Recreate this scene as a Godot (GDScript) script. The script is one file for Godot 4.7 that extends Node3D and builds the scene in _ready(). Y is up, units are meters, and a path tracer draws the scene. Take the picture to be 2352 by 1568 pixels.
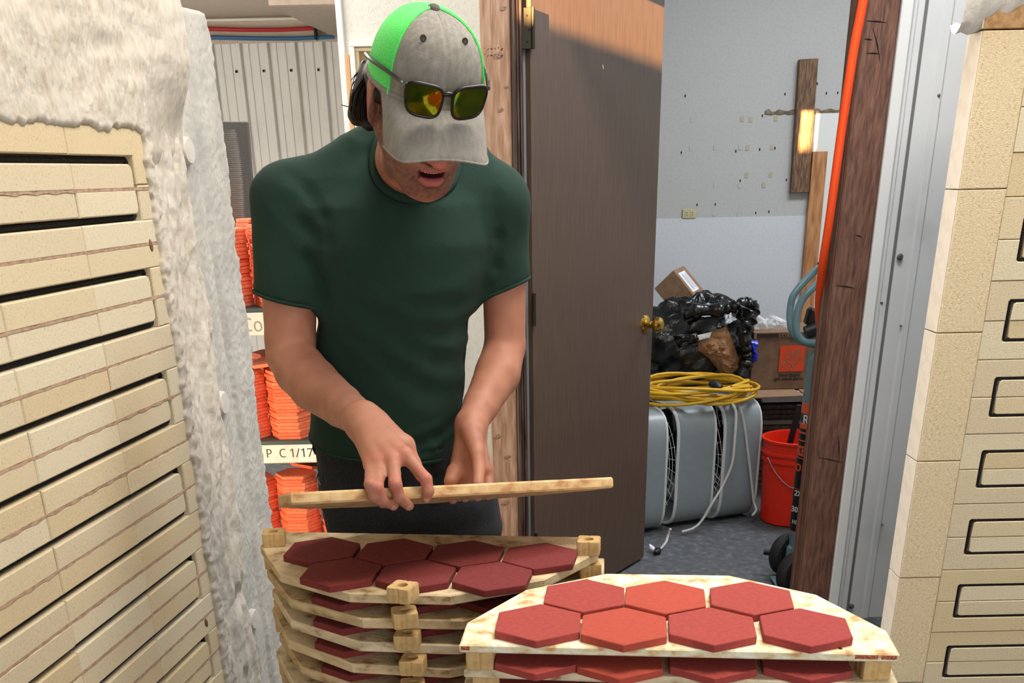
extends Node3D
# A kiln workshop: a man stacks hexagonal tiles on kiln shelves between an open kiln door and the kiln wall.

const FOC := 2401.0        # focal length in pixels of the 2352 x 1568 frame
const CX := 1176.0
const CY := 1568.0         # the lens axis meets the bottom edge: the frame is the upper half of an upright picture
const EYE := Vector3(0, 1.5, 0)
var cam_b: Basis
var mats := {}
var nodes_w := {}
var rng := RandomNumberGenerator.new()


func _ready():
	rng.seed = 7
	# ---- camera
	cam_b = Basis.from_euler(Vector3(-atan(FOC / 4916.0), 0, -deg_to_rad(1.21)))
	var cam := Camera3D.new()
	cam.name = "camera"
	var nr := 0.05
	cam.set_frustum(1568.0 / FOC * nr, Vector2(0, 784.0 / FOC * nr), nr, 60.0)
	cam.transform = Transform3D(cam_b, EYE)
	add_child(cam)
	cam.current = true
	# ---- sky and exposure
	var we := WorldEnvironment.new()
	we.name = "world_environment"
	var env := Environment.new()
	var sky := Sky.new()
	var sm := PhysicalSkyMaterial.new()
	sky.sky_material = sm
	env.background_mode = Environment.BG_SKY
	env.sky = sky
	env.background_energy_multiplier = 0.6
	env.tonemap_mode = Environment.TONE_MAPPER_LINEAR
	env.tonemap_exposure = 1.0
	env.sdfgi_enabled = true
	env.ssao_enabled = true
	env.ssil_enabled = true
	we.environment = env
	add_child(we)
	# ---- sun: low, through the two high windows behind the camera
	var sun := DirectionalLight3D.new()
	sun.name = "sun"
	sun.light_color = Color(1.0, 0.80, 0.54)
	sun.light_energy = SUN_E
	sun.light_angular_distance = 0.5
	sun.shadow_enabled = true
	add_child(sun)
	sun.look_at_from_position(Vector3.ZERO, SUN_DIR, Vector3.UP)
	# ---- ceiling fittings, daylight of the side window, and added fills (fitting mesh and light together)
	panel_light("ceiling_light", "long ceiling light over the front of the shop", Vector3(0.75, 3.3, -1.5), Vector3(-90, 0, 0), Vector2(1.5, 0.6), Color(1.0, 0.95, 0.88), 5.6)
	panel_light("ceiling_light", "added ceiling light that brightens the pale metal siding", Vector3(0.85, 3.3, -2.6), Vector3(-90, 0, 0), Vector2(1.2, 0.4), Color(0.95, 0.97, 1.0), 5.0)  # extra fitting, added to lift the siding, jamb and shoulders
	panel_light("window_1", "added soft fill panel behind the camera, built like a window", Vector3(0.9, 1.35, 1.24), Vector3(0, 0, 0), Vector2(1.7, 1.2), Color(0.97, 0.98, 1.0), 2.6)  # soft frontal fill added behind the camera, shaped as a window
	panel_light("ceiling_light", "ceiling light over the tile rack at the far left", Vector3(-1.9, 3.3, -4.6), Vector3(-90, 0, 0), Vector2(1.4, 0.8), Color(1.0, 0.96, 0.92), 10.5)
	panel_light("ceiling_light", "ceiling light of the back room beyond the brown door", Vector3(1.9, 2.95, -4.9), Vector3(-90, 0, 0), Vector2(1.2, 0.6), Color(0.95, 0.97, 1.0), 5.8)
	panel_light("window_2", "tall side window of the shop at the left", Vector3(-3.28, 1.5, -4.5), Vector3(0, -90, 0), Vector2(1.8, 1.6), Color(1.0, 0.97, 0.92), 8.0)
	room()
	kiln()
	stacks()
	back_room()
	left_area()
	man()


const SUN_E := 36.0
const SUN_DIR := Vector3(0.45, -0.098, -0.93)


func ray(x: float, y: float) -> Vector3:
	return cam_b * Vector3((x - CX) / FOC, -(y - CY) / FOC, -1.0)
func onz(x: float, y: float, z: float) -> Vector3:
	var d := ray(x, y)
	return EYE + d * (z / d.z)
func ony(x: float, y: float, h: float) -> Vector3:
	var d := ray(x, y)
	return EYE + d * ((h - EYE.y) / d.y)


# ------------------------------------------------------------------ nodes
func obj(called: String, mesh: Mesh, m: Material, parent: Node3D = null, world := true) -> MeshInstance3D:
	var o := MeshInstance3D.new()
	o.name = called
	o.mesh = mesh
	o.material_override = m
	var par: Node3D = parent if parent else self
	par.add_child(o, true)
	if world and parent:
		o.transform = glob(parent).affine_inverse()
	return o
func glob(n: Node3D) -> Transform3D:
	var t := n.transform
	var q := n.get_parent()
	while q != self and q is Node3D:
		t = q.transform * t
		q = q.get_parent()
	return t
func tag(o: Node, label: String, category := "", group := "", kind := "") -> Node:
	if label: o.set_meta("label", label)
	if category: o.set_meta("category", category)
	if group: o.set_meta("group", group)
	if kind: o.set_meta("kind", kind)
	return o
func numbered(called: String) -> String:
	var n: int = nodes_w.get(called, 0)
	nodes_w[called] = n + 1
	return called if n == 0 else "%s_%03d" % [called, n]
func thing(called: String, label: String, category: String, at := Vector3.ZERO, group := "", turn := 0.0) -> Node3D:
	var o := Node3D.new()
	o.name = numbered(called)
	add_child(o, true)
	o.position = at
	o.rotation.y = turn
	tag(o, label, category, group)
	return o
func struct(called: String, mesh: Mesh, m: Material) -> MeshInstance3D:
	var o := obj(called, mesh, m)
	tag(o, STRUCT_LABELS.get(called, called.replace("_", " ")), STRUCT_CATS.get(called.split("_")[0], "wall"), "", "structure")
	return o
const STRUCT_CATS := {"wall": "wall", "floor": "floor", "ceiling": "ceiling", "trim": "trim", "door": "door", "window": "window"}
const STRUCT_LABELS := {
	"floor": "dark grey concrete floor with pale scuffs under heaters and bucket",
	"ceiling": "high white ceiling over the front of the shop",
	"wall_far": "grey white back room wall with nail holes and paler lower half",
	"wall_siding": "white ribbed metal wall far behind the tile rack",
	"wall_panel": "plain white wall behind the green cap with framed window",
	"wall_right": "wall clad in pale metal siding between dark jamb and kiln",
	"wall_partition": "white partition behind the open brown door",
	"wall_east": "white right hand wall of the shop and back room",
	"wall_west": "white left hand wall of the shop, out of the picture",
	"wall_behind": "white wall behind the camera with two high window openings",
	"wall_header": "white wall strip over the doorway",
	"ceiling_low": "beige sloping ceiling at top left over the ribbed wall",
	"ceiling_soffit": "darker beige soffit wedge hanging below ceiling at top left",
	"trim_post": "light knotty timber stud left of the brown door",
	"trim_casing": "narrow dark brown door casing strips beside the light stud",
	"trim_jamb": "dark stained wood door jamb right of the orange hose",
	"trim_corner": "white corner strip at the end of the plain wall",
	"trim_band": "beige band with pale strip above the ribbed metal wall",
}


func panel_light(called: String, label: String, at: Vector3, rot: Vector3, size: Vector2, col: Color, e: float):
	var t := thing(called, label, "light" if called == "ceiling_light" else "window", at)
	if called != "ceiling_light": t.set_meta("kind", "structure")
	t.rotation_degrees = rot
	var mb := MB.new()
	mb.box(Transform3D(Basis(), Vector3(0, 0, 0.03)), Vector3(size.x + 0.08, size.y + 0.08, 0.05), 0.008)
	obj("housing" if called == "ceiling_light" else "frame", mb.mesh(), mat("white_enamel", Color(0.85, 0.85, 0.84), {rough = 0.5}), t, false)
	var g := MB.new()
	g.box(Transform3D(Basis(), Vector3(0, 0, 0.0)), Vector3(size.x, size.y, 0.012), 0.003)
	var gm := StandardMaterial3D.new()
	gm.albedo_color = Color(0.9, 0.9, 0.9)
	gm.emission_enabled = true
	gm.emission = col
	gm.emission_energy_multiplier = 1.2
	obj("diffuser" if called == "ceiling_light" else "pane", g.mesh(), gm, t, false)
	var l := AreaLight3D.new()
	l.name = called + "_lamp"
	l.area_size = size
	l.light_color = col
	l.light_energy = e
	l.area_range = 20.0
	l.shadow_enabled = true
	t.add_child(l)
	l.position = Vector3(0, 0, -0.03)


# ------------------------------------------------------------------ materials
func noise_tex(seed_: int, freq: float, ramp: Gradient, kind := 0, px := 256, octaves := 4, as_normal := false, bump := 4.0) -> NoiseTexture2D:
	var f := FastNoiseLite.new()
	f.seed = seed_
	f.frequency = freq
	if kind == 1:
		f.noise_type = FastNoiseLite.TYPE_CELLULAR
		f.cellular_return_type = FastNoiseLite.RETURN_DISTANCE
		f.fractal_type = FastNoiseLite.FRACTAL_NONE
	else:
		f.noise_type = FastNoiseLite.TYPE_SIMPLEX_SMOOTH
		f.fractal_type = FastNoiseLite.FRACTAL_FBM
		f.fractal_octaves = octaves
	var t := NoiseTexture2D.new()
	t.width = px
	t.height = px
	t.seamless = true
	t.noise = f
	if as_normal:
		t.as_normal_map = true
		t.bump_strength = bump
	elif ramp:
		t.color_ramp = ramp
	return t
func grad(cols: Array, offs: Array = []) -> Gradient:
	var g := Gradient.new()
	var o := PackedFloat32Array()
	var c := PackedColorArray()
	for i in cols.size():
		o.append(offs[i] if offs.size() else float(i) / maxf(1, cols.size() - 1))
		c.append(cols[i])
	g.offsets = o
	g.colors = c
	return g
var normals := {}
# options: rough, metal, vary, freq, scale (Vector3 repeats per metre), kind, cols+offs, bump, bump_kind, world, coat, rim, vcol
func mat(key: String, c: Color, o: Dictionary = {}) -> StandardMaterial3D:
	if mats.has(key): return mats[key]
	var m := StandardMaterial3D.new()
	m.resource_name = key
	m.roughness = o.get("rough", 0.7)
	m.metallic = o.get("metal", 0.0)
	var sc: Vector3 = o.get("scale", Vector3(4, 4, 4))
	var v: float = o.get("vary", 0.0)
	if v > 0.0 or o.has("cols"):
		var g := grad([c.darkened(v), c, c.lightened(v * 0.6)], [0.25, 0.5, 0.75])
		if o.has("cols"): g = grad(o.cols, o.get("offs", []))
		m.albedo_texture = noise_tex(key.hash() % 1000, o.get("freq", 0.02), g, o.get("kind", 0), o.get("px", 256), o.get("oct", 4))
		m.uv1_triplanar = true
		m.uv1_world_triplanar = o.get("world", false)
		m.uv1_scale = sc
	else:
		m.albedo_color = c
	if o.has("bump"):
		var bk: String = str(o.get("bump_kind", 0)) + "_" + str(o.get("bfreq", 0.03))
		if not normals.has(bk):
			normals[bk] = noise_tex(11, o.get("bfreq", 0.03), null, o.get("bump_kind", 0), 512, 4, true, 6.0)
		m.normal_enabled = true
		m.normal_texture = normals[bk]
		m.normal_scale = o.bump
		m.uv1_triplanar = true
		m.uv1_world_triplanar = o.get("world", false)
		m.uv1_scale = sc
	if o.has("coat"):
		m.clearcoat_enabled = true
		m.clearcoat = o.coat
		m.clearcoat_roughness = 0.2
	if o.has("rim"):
		m.rim_enabled = true
		m.rim = o.rim
	if o.has("vcol"):
		m.vertex_color_use_as_albedo = true
	if o.has("spec"):
		m.metallic_specular = o.spec
	mats[key] = m
	return m


# ------------------------------------------------------------------ mesh builder
class MB:
	var p := PackedVector3Array()
	func tri(a: Vector3, b: Vector3, c: Vector3):     # counter-clockwise from outside
		p.append(a); p.append(b); p.append(c)
	func quad(a: Vector3, b: Vector3, c: Vector3, d: Vector3):
		tri(a, b, c); tri(a, c, d)
	func tri_o(a: Vector3, b: Vector3, c: Vector3, o: Vector3):
		if (b - a).cross(c - a).dot(a + b + c - o * 3.0) < 0.0: tri(a, c, b)
		else: tri(a, b, c)
	func quad_o(a: Vector3, b: Vector3, c: Vector3, d: Vector3, o: Vector3):
		tri_o(a, b, c, o); tri_o(a, c, d, o)
	func box(xf: Transform3D, size: Vector3, bev := 0.0):
		var h := size * 0.5
		if bev <= 0.0:
			var q := []
			for i in 8: q.append(xf * Vector3(h.x if i & 1 else -h.x, h.y if i & 2 else -h.y, h.z if i & 4 else -h.z))
			for f in [[0, 1, 3, 2], [4, 5, 7, 6], [0, 1, 5, 4], [2, 3, 7, 6], [0, 2, 6, 4], [1, 3, 7, 5]]:
				quad_o(q[f[0]], q[f[1]], q[f[2]], q[f[3]], xf.origin)
			return
		bev = minf(bev, minf(h.x, minf(h.y, h.z)) * 0.9)
		var g := func(s: Vector3, ax: int) -> Vector3:
			var r := h - Vector3(bev, bev, bev)
			r[ax] = h[ax]
			return xf * (r * s)
		for ax in 3:
			var b: int = (ax + 1) % 3
			var c: int = (ax + 2) % 3
			for s in [-1.0, 1.0]:
				var q := []
				for k in [[-1.0, -1.0], [1.0, -1.0], [1.0, 1.0], [-1.0, 1.0]]:
					var v := Vector3.ZERO
					v[ax] = s; v[b] = k[0]; v[c] = k[1]
					q.append(g.call(v, ax))
				quad_o(q[0], q[1], q[2], q[3], xf.origin)
				for s2 in [-1.0, 1.0]:           # edge between ax and b
					var e := []
					for s3 in [-1.0, 1.0]:
						var v := Vector3.ZERO
						v[ax] = s; v[b] = s2; v[c] = s3
						e.append(g.call(v, ax)); e.append(g.call(v, b))
					quad_o(e[0], e[1], e[3], e[2], xf.origin)
		for i in 8:
			var s := Vector3(1 if i & 1 else -1, 1 if i & 2 else -1, 1 if i & 4 else -1)
			tri_o(g.call(s, 0), g.call(s, 1), g.call(s, 2), xf.origin)
	func prism(xf: Transform3D, poly: PackedVector2Array, z0: float, z1: float, bev := 0.0):
		if Geometry2D.is_polygon_clockwise(poly):
			poly = poly.duplicate()
			poly.reverse()
		var n := poly.size()
		var ins := PackedVector2Array()
		for i in n:
			var a := poly[(i + n - 1) % n]
			var b := poly[i]
			var c := poly[(i + 1) % n]
			var n1 := (b - a).normalized().orthogonal() * -1.0
			var n2 := (c - b).normalized().orthogonal() * -1.0
			if Vector2(-(b - a).y, (b - a).x).dot(n1) < 0: n1 = -n1
			if Vector2(-(c - b).y, (c - b).x).dot(n2) < 0: n2 = -n2
			var m := n1 + n2
			var dd := maxf(0.3, m.length_squared() * 0.5)
			ins.append(b + m / dd * bev)
		var rings := [[poly, z0], [poly, z1]]
		if bev > 0.0: rings = [[ins, z0], [poly, z0 + bev], [poly, z1 - bev], [ins, z1]]
		for k in rings.size() - 1:
			var r0: PackedVector2Array = rings[k][0]
			var r1: PackedVector2Array = rings[k + 1][0]
			for i in n:
				var j := (i + 1) % n
				quad(xf * Vector3(r0[i].x, r0[i].y, rings[k][1]), xf * Vector3(r0[j].x, r0[j].y, rings[k][1]), xf * Vector3(r1[j].x, r1[j].y, rings[k + 1][1]), xf * Vector3(r1[i].x, r1[i].y, rings[k + 1][1]))
		var cap: PackedVector2Array = rings[0][0]
		var t := Geometry2D.triangulate_polygon(cap)
		for i in range(0, t.size(), 3):
			var a := cap[t[i]]
			var b := cap[t[i + 1]]
			var c := cap[t[i + 2]]
			if (b - a).cross(c - a) < 0:
				var w := b
				b = c
				c = w
			tri(xf * Vector3(a.x, a.y, z1), xf * Vector3(b.x, b.y, z1), xf * Vector3(c.x, c.y, z1))
			tri(xf * Vector3(a.x, a.y, z0), xf * Vector3(c.x, c.y, z0), xf * Vector3(b.x, b.y, z0))
	func loft(rings: Array, cap0 := true, cap1 := true, closed := true):
		var n: int = rings[0].size()
		for k in rings.size() - 1:
			var a: PackedVector3Array = rings[k]
			var b: PackedVector3Array = rings[k + 1]
			for i in (n if closed else n - 1):
				var j := (i + 1) % n
				quad(a[i], a[j], b[j], b[i])
		for e in [[0, cap0], [rings.size() - 1, cap1]]:
			if e[1]:
				var r: PackedVector3Array = rings[e[0]]
				var c := Vector3.ZERO
				for v in r: c += v
				c /= n
				for i in n:
					if e[0] == 0: tri(c, r[(i + 1) % n], r[i])
					else: tri(c, r[i], r[(i + 1) % n])
	func tube(pts: Array, rad, sides := 8, flat := 1.0):
		var rings := []
		var nrm := Vector3.ZERO
		for i in pts.size():
			var d: Vector3 = (pts[mini(i + 1, pts.size() - 1)] - pts[maxi(i - 1, 0)]).normalized()
			if i == 0:
				nrm = d.cross(Vector3(0.13, 0.2, 0.97) if absf(d.z) < 0.9 else Vector3(0.97, 0.2, 0.1)).normalized()
			nrm = (nrm - d * nrm.dot(d)).normalized()
			var bi := d.cross(nrm)
			var r: float = rad[i] if rad is Array or rad is PackedFloat32Array else rad
			var ring := PackedVector3Array()
			for k in sides:
				var a := TAU * k / sides
				ring.append(pts[i] + (nrm * cos(a) + bi * sin(a) * flat) * r)
			rings.append(ring)
		loft(rings)
	func lathe(xf: Transform3D, prof: Array, segs := 24, cap0 := false, cap1 := false):   # prof: Vector2(radius, height), bottom to top for an outer skin
		var rings := []
		for q in prof:
			var ring := PackedVector3Array()
			for k in segs:
				var a := TAU * k / segs
				ring.append(xf * Vector3(cos(a) * q.x, q.y, -sin(a) * q.x))
			rings.append(ring)
		loft(rings, cap0, cap1)
	func blob(c: Vector3, r: Vector3, basis := Basis(), n := 10):
		var rings := []
		for i in n + 1:
			var t := PI * (0.02 + 0.96 * i / n)
			var ring := PackedVector3Array()
			for k in n * 2:
				var a := TAU * k / (n * 2)
				ring.append(c + basis * (Vector3(sin(t) * cos(a), -cos(t), -sin(t) * sin(a)) * r))
			rings.append(ring)
		loft(rings)
	func mesh(angle := 38.0) -> ArrayMesh:
		var nt := p.size() / 3
		var fn := PackedVector3Array()
		var near := {}
		for t in nt:
			fn.append((p[t * 3 + 1] - p[t * 3]).cross(p[t * 3 + 2] - p[t * 3]))
			for k in 3:
				var key := Vector3i((p[t * 3 + k] * 20000.0).round())
				if not near.has(key): near[key] = []
				near[key].append(t)
		var ct := cos(deg_to_rad(angle))
		var nn := PackedVector3Array()
		nn.resize(p.size())
		var pp := PackedVector3Array()
		pp.resize(p.size())
		for t in nt:
			var f := fn[t].normalized()
			for k in 3:
				var key := Vector3i((p[t * 3 + k] * 20000.0).round())
				var s := Vector3.ZERO
				for u in near[key]:
					if fn[u].normalized().dot(f) > ct: s += fn[u]
				var at: int = t * 3 + (0 if k == 0 else 3 - k)
				nn[at] = s.normalized() if s.length_squared() > 0 else Vector3.UP
				pp[at] = p[t * 3 + k]
		var arr := []
		arr.resize(Mesh.ARRAY_MAX)
		arr[Mesh.ARRAY_VERTEX] = pp
		arr[Mesh.ARRAY_NORMAL] = nn
		var m := ArrayMesh.new()
		m.add_surface_from_arrays(Mesh.PRIMITIVE_TRIANGLES, arr)
		return m


func smooth_mesh(v: PackedVector3Array, idx: PackedInt32Array, col := PackedColorArray()) -> ArrayMesh:   # idx counter-clockwise from outside
	var n := PackedVector3Array()
	n.resize(v.size())
	var out := PackedInt32Array()
	out.resize(idx.size())
	for t in range(0, idx.size(), 3):
		var a := idx[t]
		var b := idx[t + 1]
		var c := idx[t + 2]
		var f := (v[b] - v[a]).cross(v[c] - v[a])
		n[a] += f
		n[b] += f
		n[c] += f
		out[t] = a
		out[t + 1] = c
		out[t + 2] = b
	for i in n.size(): n[i] = n[i].normalized() if n[i].length_squared() > 0 else Vector3.UP
	var arr := []
	arr.resize(Mesh.ARRAY_MAX)
	arr[Mesh.ARRAY_VERTEX] = v
	arr[Mesh.ARRAY_NORMAL] = n
	arr[Mesh.ARRAY_INDEX] = out
	if col.size(): arr[Mesh.ARRAY_COLOR] = col
	var m := ArrayMesh.new()
	m.add_surface_from_arrays(Mesh.PRIMITIVE_TRIANGLES, arr)
	return m
func bx(center: Vector3, size: Vector3, bev := 0.0, basis := Basis()) -> ArrayMesh:
	var mb := MB.new()
	mb.box(Transform3D(basis, center), size, bev)
	return mb.mesh()
func span(a: Vector3, b: Vector3, bev := 0.0) -> ArrayMesh:    # box between two opposite corners
	return bx((a + b) * 0.5, (b - a).abs(), bev)
func tb(pts: Array, r, sides := 8) -> ArrayMesh:
	var mb := MB.new()
	mb.tube(pts, r, sides)
	return mb.mesh(60)
func curve(pts: Array, step := 6) -> Array:      # Catmull-Rom through the points
	var out := []
	for i in pts.size() - 1:
		var a: Vector3 = pts[maxi(i - 1, 0)]
		var b: Vector3 = pts[i]
		var c: Vector3 = pts[i + 1]
		var d: Vector3 = pts[mini(i + 2, pts.size() - 1)]
		for k in step: out.append(b.cubic_interpolate(c, a, d, float(k) / step))
	out.append(pts[-1])
	return out
func text_mesh(s: String, height: float, depth := 0.0006, font := "Droid Sans", weight := 400) -> TextMesh:
	var t := TextMesh.new()
	var f := SystemFont.new()
	f.font_names = PackedStringArray([font])
	f.font_weight = weight
	t.font = f
	t.text = s
	t.font_size = 64
	t.pixel_size = height / 64.0 * 1.35
	t.depth = depth
	t.curve_step = 2.0
	return t
func letters(called: String, s: String, h: float, xf: Transform3D, m: Material, parent: Node3D, weight := 400) -> MeshInstance3D:
	var o := obj(called, text_mesh(s, h, 0.0006, "Droid Sans", weight), m, parent)
	o.transform = glob(parent).affine_inverse() * xf
	return o


# ------------------------------------------------------------------ room shell
func ribbed(x0: float, x1: float, ribs: Array, y0: float, y1: float, z: float, dirz := 1.0) -> ArrayMesh:
	# sheet with ribs: each rib is [x, width, height]
	var prof := PackedVector2Array([Vector2(x0, 0)])
	for r in ribs:
		prof.append(Vector2(r[0] - r[1] * 0.5, 0))
		prof.append(Vector2(r[0] - r[1] * 0.28, r[2]))
		prof.append(Vector2(r[0] + r[1] * 0.28, r[2]))
		prof.append(Vector2(r[0] + r[1] * 0.5, 0))
	prof.append(Vector2(x1, 0))
	var n := prof.size()
	var poly := prof.duplicate()
	for i in n: poly.append(prof[n - 1 - i] - Vector2(0, 0.004))
	var mb := MB.new()
	# prism axis along world y: local x -> x, local y -> z, local z -> -y
	mb.prism(Transform3D(Basis(Vector3(1, 0, 0), Vector3(0, 0, dirz), Vector3(0, -1, 0) * dirz), Vector3(0, y1 if dirz > 0 else y0, z)), poly, 0, y1 - y0)
	return mb.mesh(25)


func room():
	var white := mat("painted_white", Color(0.80, 0.80, 0.78), {vary = 0.03, freq = 0.05, rough = 0.85, world = true, scale = Vector3(3, 3, 3), bump = 0.25, bfreq = 0.06})
	var metal_w := mat("white_metal", Color(0.80, 0.79, 0.77), {rough = 0.45, vary = 0.02, scale = Vector3(1, 1, 1), world = true})
	var conc := mat("dark_floor", Color(0.27, 0.28, 0.30), {cols = [Color(0.25, 0.26, 0.275), Color(0.29, 0.30, 0.315), Color(0.31, 0.32, 0.33), Color(0.42, 0.42, 0.42)], offs = [0.2, 0.45, 0.66, 0.92], freq = 0.03, rough = 0.75, world = true, scale = Vector3(1.3, 1.3, 1.3), px = 512, oct = 5})
	struct("floor", span(Vector3(-3.6, -0.12, -7.3), Vector3(3.1, 0, 1.6)), conc)
	struct("ceiling", span(Vector3(-3.6, 3.4, -7.3), Vector3(3.1, 3.52, 1.6)), white)
	struct("wall_west", span(Vector3(-3.6, 0, -7.3), Vector3(-3.4, 3.4, 1.6)), white)
	struct("wall_east", span(Vector3(2.9, 0, -7.3), Vector3(3.1, 3.4, 1.6)), white)
	# wall behind the camera: two openings that let the low sun in
	var wb := MB.new()
	for r in [[-3.4, 0, 2.9, 2.41], [-3.4, 2.92, 2.9, 3.4], [-3.4, 2.41, -2.35, 2.92], [-2.055, 2.41, 2.9, 2.92]]:
		wb.box(Transform3D(Basis(), Vector3((r[0] + r[2]) / 2, (r[1] + r[3]) / 2, 1.38)), Vector3(r[2] - r[0], r[3] - r[1], 0.16))
	struct("wall_behind", wb.mesh(), white)
	# far wall of the back room, two paints
	var upper := mat("back_paint_upper", Color(0.69, 0.685, 0.67), {vary = 0.02, freq = 0.05, rough = 0.85, world = true, scale = Vector3(4, 4, 4), bump = 0.1, bfreq = 0.06})
	var lower := mat("back_paint_lower", Color(0.77, 0.78, 0.79), {vary = 0.02, freq = 0.05, rough = 0.8, world = true, scale = Vector3(4, 4, 4), bump = 0.1, bfreq = 0.06})
	var wf := struct("wall_far", span(Vector3(0.0, 0, -6.7), Vector3(2.9, 3.4, -6.5)), upper)
	obj("lower_panel", span(Vector3(0.03, 0, -6.51), Vector3(1.735, 1.246, -6.494)), lower, wf)
	obj("white_panel", span(Vector3(1.735, 0, -6.51), Vector3(2.9, 1.757, -6.492)), mat("white_panel", Color(0.84, 0.84, 0.82), {rough = 0.7}), wf)
	var glue := mat("dried_glue", Color(0.46, 0.40, 0.32), {vary = 0.2, rough = 0.8})
	var gm := MB.new()
	var gp := PackedVector2Array()
	for i in 24: gp.append(Vector2(1.45 + 0.42 * i / 23.0, 1.775 + 0.007 * sin(i * 1.7) - 0.003 * sin(i * 4.1)))
	for i in 24: gp.append(Vector2(1.87 - 0.42 * i / 23.0, 1.757 + 0.004 * sin(i * 2.3)))
	gm.prism(Transform3D(Basis(), Vector3(0, 0, -6.5)), gp, 0, 0.006)
	obj("glue_strip", gm.mesh(), glue, wf)
	var tape := mat("tape_residue", Color(0.66, 0.63, 0.54), {rough = 0.8})
	for q in [[1724, 275], [1782, 272], [1717, 339], [1773, 338], [1715, 402], [1770, 401], [1699, 425], [1588, 340], [1643, 338], [1643, 424], [1697, 493], [1704, 273], [1640, 490], [1754, 425], [1700, 338], [1590, 275]]:
		var c := onz(q[0], q[1], -6.5)
		obj("tape_patch", bx(Vector3(c.x, c.y, -6.499), Vector3(0.02, 0.026, 0.003)), tape if q[0] > 1700 else upper, wf)
	var dark := mat("nail_hole", Color(0.05, 0.05, 0.05), {rough = 0.9})
	for q in [[1565, 350], [1690, 347], [1601, 470], [1643, 469], [1745, 343], [1780, 340], [1803, 216], [1872, 214], [1898, 214], [1924, 213], [1874, 192], [1877, 192], [1806, 413], [1751, 266], [1766, 486], [1736, 489], [1700, 415], [1574, 220]]:
		var c := onz(q[0], q[1], -6.5)
		obj("nail_hole", bx(Vector3(c.x, c.y, -6.499), Vector3(0.006, 0.012, 0.003)), dark, wf)
	struct("wall_partition", span(Vector3(-0.05, 0, -6.7), Vector3(0.0, 3.4, -3.66)), white)
	# front face of the doorway wall
	var wr := struct("wall_right", span(Vector3(1.16, 0, -3.68), Vector3(2.9, 3.4, -3.57)), white)
	var steel := mat("pale_siding", Color(0.73, 0.745, 0.75), {rough = 0.42, vary = 0.03, freq = 0.01, scale = Vector3(1, 1, 1), world = true, cols = [Color(0.74, 0.755, 0.76), Color(0.79, 0.80, 0.805), Color(0.81, 0.82, 0.825)], offs = [0.15, 0.4, 0.9]})
	obj("siding_sheet", ribbed(1.245, 2.88, [[1.306, 0.03, 0.008], [1.44, 0.03, 0.008], [1.55, 0.06, 0.02], [1.66, 0.03, 0.008], [1.77, 0.03, 0.008], [1.9, 0.06, 0.02], [2.2, 0.06, 0.02], [2.5, 0.06, 0.02]], 0, 3.4, -3.562), steel, wr)
	obj("trim_strip", span(Vector3(1.160, 0, -3.57), Vector3(1.194, 3.4, -3.535), 0.003), mat("bright_trim", Color(0.84, 0.85, 0.85), {rough = 0.4}), wr)
	obj("channel", span(Vector3(1.198, 0, -3.57), Vector3(1.212, 3.4, -3.548), 0.004), steel, wr)
	obj("channel", span(Vector3(1.212, 0, -3.57), Vector3(1.233, 3.4, -3.553), 0.003), steel, wr)
	obj("channel", span(Vector3(1.231, 0, -3.575), Vector3(1.246, 3.4, -3.568)), mat("channel_gap", Color(0.45, 0.45, 0.44), {rough = 0.6}), wr)
	var screw := mat("screw_steel", Color(0.45, 0.45, 0.45), {rough = 0.35, metal = 0.8})
	for q in [[2067, 590, 0.008], [1955, 1392, 0.008], [2156, 219, 0.004], [2025, 695, 0.004], [2069, 748, 0.003], [2027, 1205, 0.003]]:
		var c := onz(q[0], q[1], -3.556)
		var s := MB.new()
		s.lathe(Transform3D(Basis(Vector3.RIGHT, Vector3.BACK, Vector3.DOWN), c), [Vector2(q[2] * 1.3, 0), Vector2(q[2] * 1.3, 0.002), Vector2(q[2], 0.003), Vector2(q[2] * 0.8, 0.006), Vector2(0.0005, 0.007)], 10)
		obj("screw", s.mesh(), screw, wr)
	struct("wall_header", span(Vector3(-0.05, 2.07, -3.66), Vector3(1.16, 3.4, -3.56)), white)
	# timber: light stud, casing strips, dark jamb
	var pine := mat("pine_stud", Color(0.66, 0.52, 0.42), {cols = [Color(0.58, 0.44, 0.34), Color(0.645, 0.50, 0.40), Color(0.68, 0.54, 0.44), Color(0.72, 0.60, 0.50)], offs = [0.2, 0.42, 0.6, 0.85], freq = 0.012, rough = 0.75, scale = Vector3(9, 1.0, 9), oct = 5, px = 512, bump = 0.3, bfreq = 0.02})
	var post := struct("trim_post", span(Vector3(-0.053, 0, -3.66), Vector3(0.037, 3.4, -3.55), 0.004), pine)
	var knot := mat("knot", Color(0.575, 0.435, 0.335), {vary = 0.25, rough = 0.7, scale = Vector3(30, 30, 30)})
	for q in [[1145, 128, 0.018], [1164, 200, 0.010], [1150, 253, 0.012], [1142, 1003, 0.016], [1165, 1050, 0.014], [1160, 1155, 0.018], [1155, 20, 0.012]]:
		var c := onz(q[0], q[1], -3.55)
		var k := MB.new()
		k.blob(Vector3(c.x, c.y, -3.5505), Vector3(q[2], q[2] * 0.55, 0.0018), Basis(Vector3.BACK, 0.3), 7)
		obj("knot", k.mesh(), knot, post)
	var pencil := mat("pencil", Color(0.20, 0.15, 0.12), {rough = 0.8})
	for r in 2:
		for i in 6:
			var c := onz(1113 + i * 8, 110 + r * 15 + (i * 7) % 4, -3.55)
			obj("pencil_mark", bx(Vector3(c.x, c.y, -3.549), Vector3(0.006 if i % 2 else 0.0018, 0.0014 + 0.0022 * (i % 3 - i % 2), 0.001), 0, Basis(Vector3.BACK, i * 0.8)), pencil, post)
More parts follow.
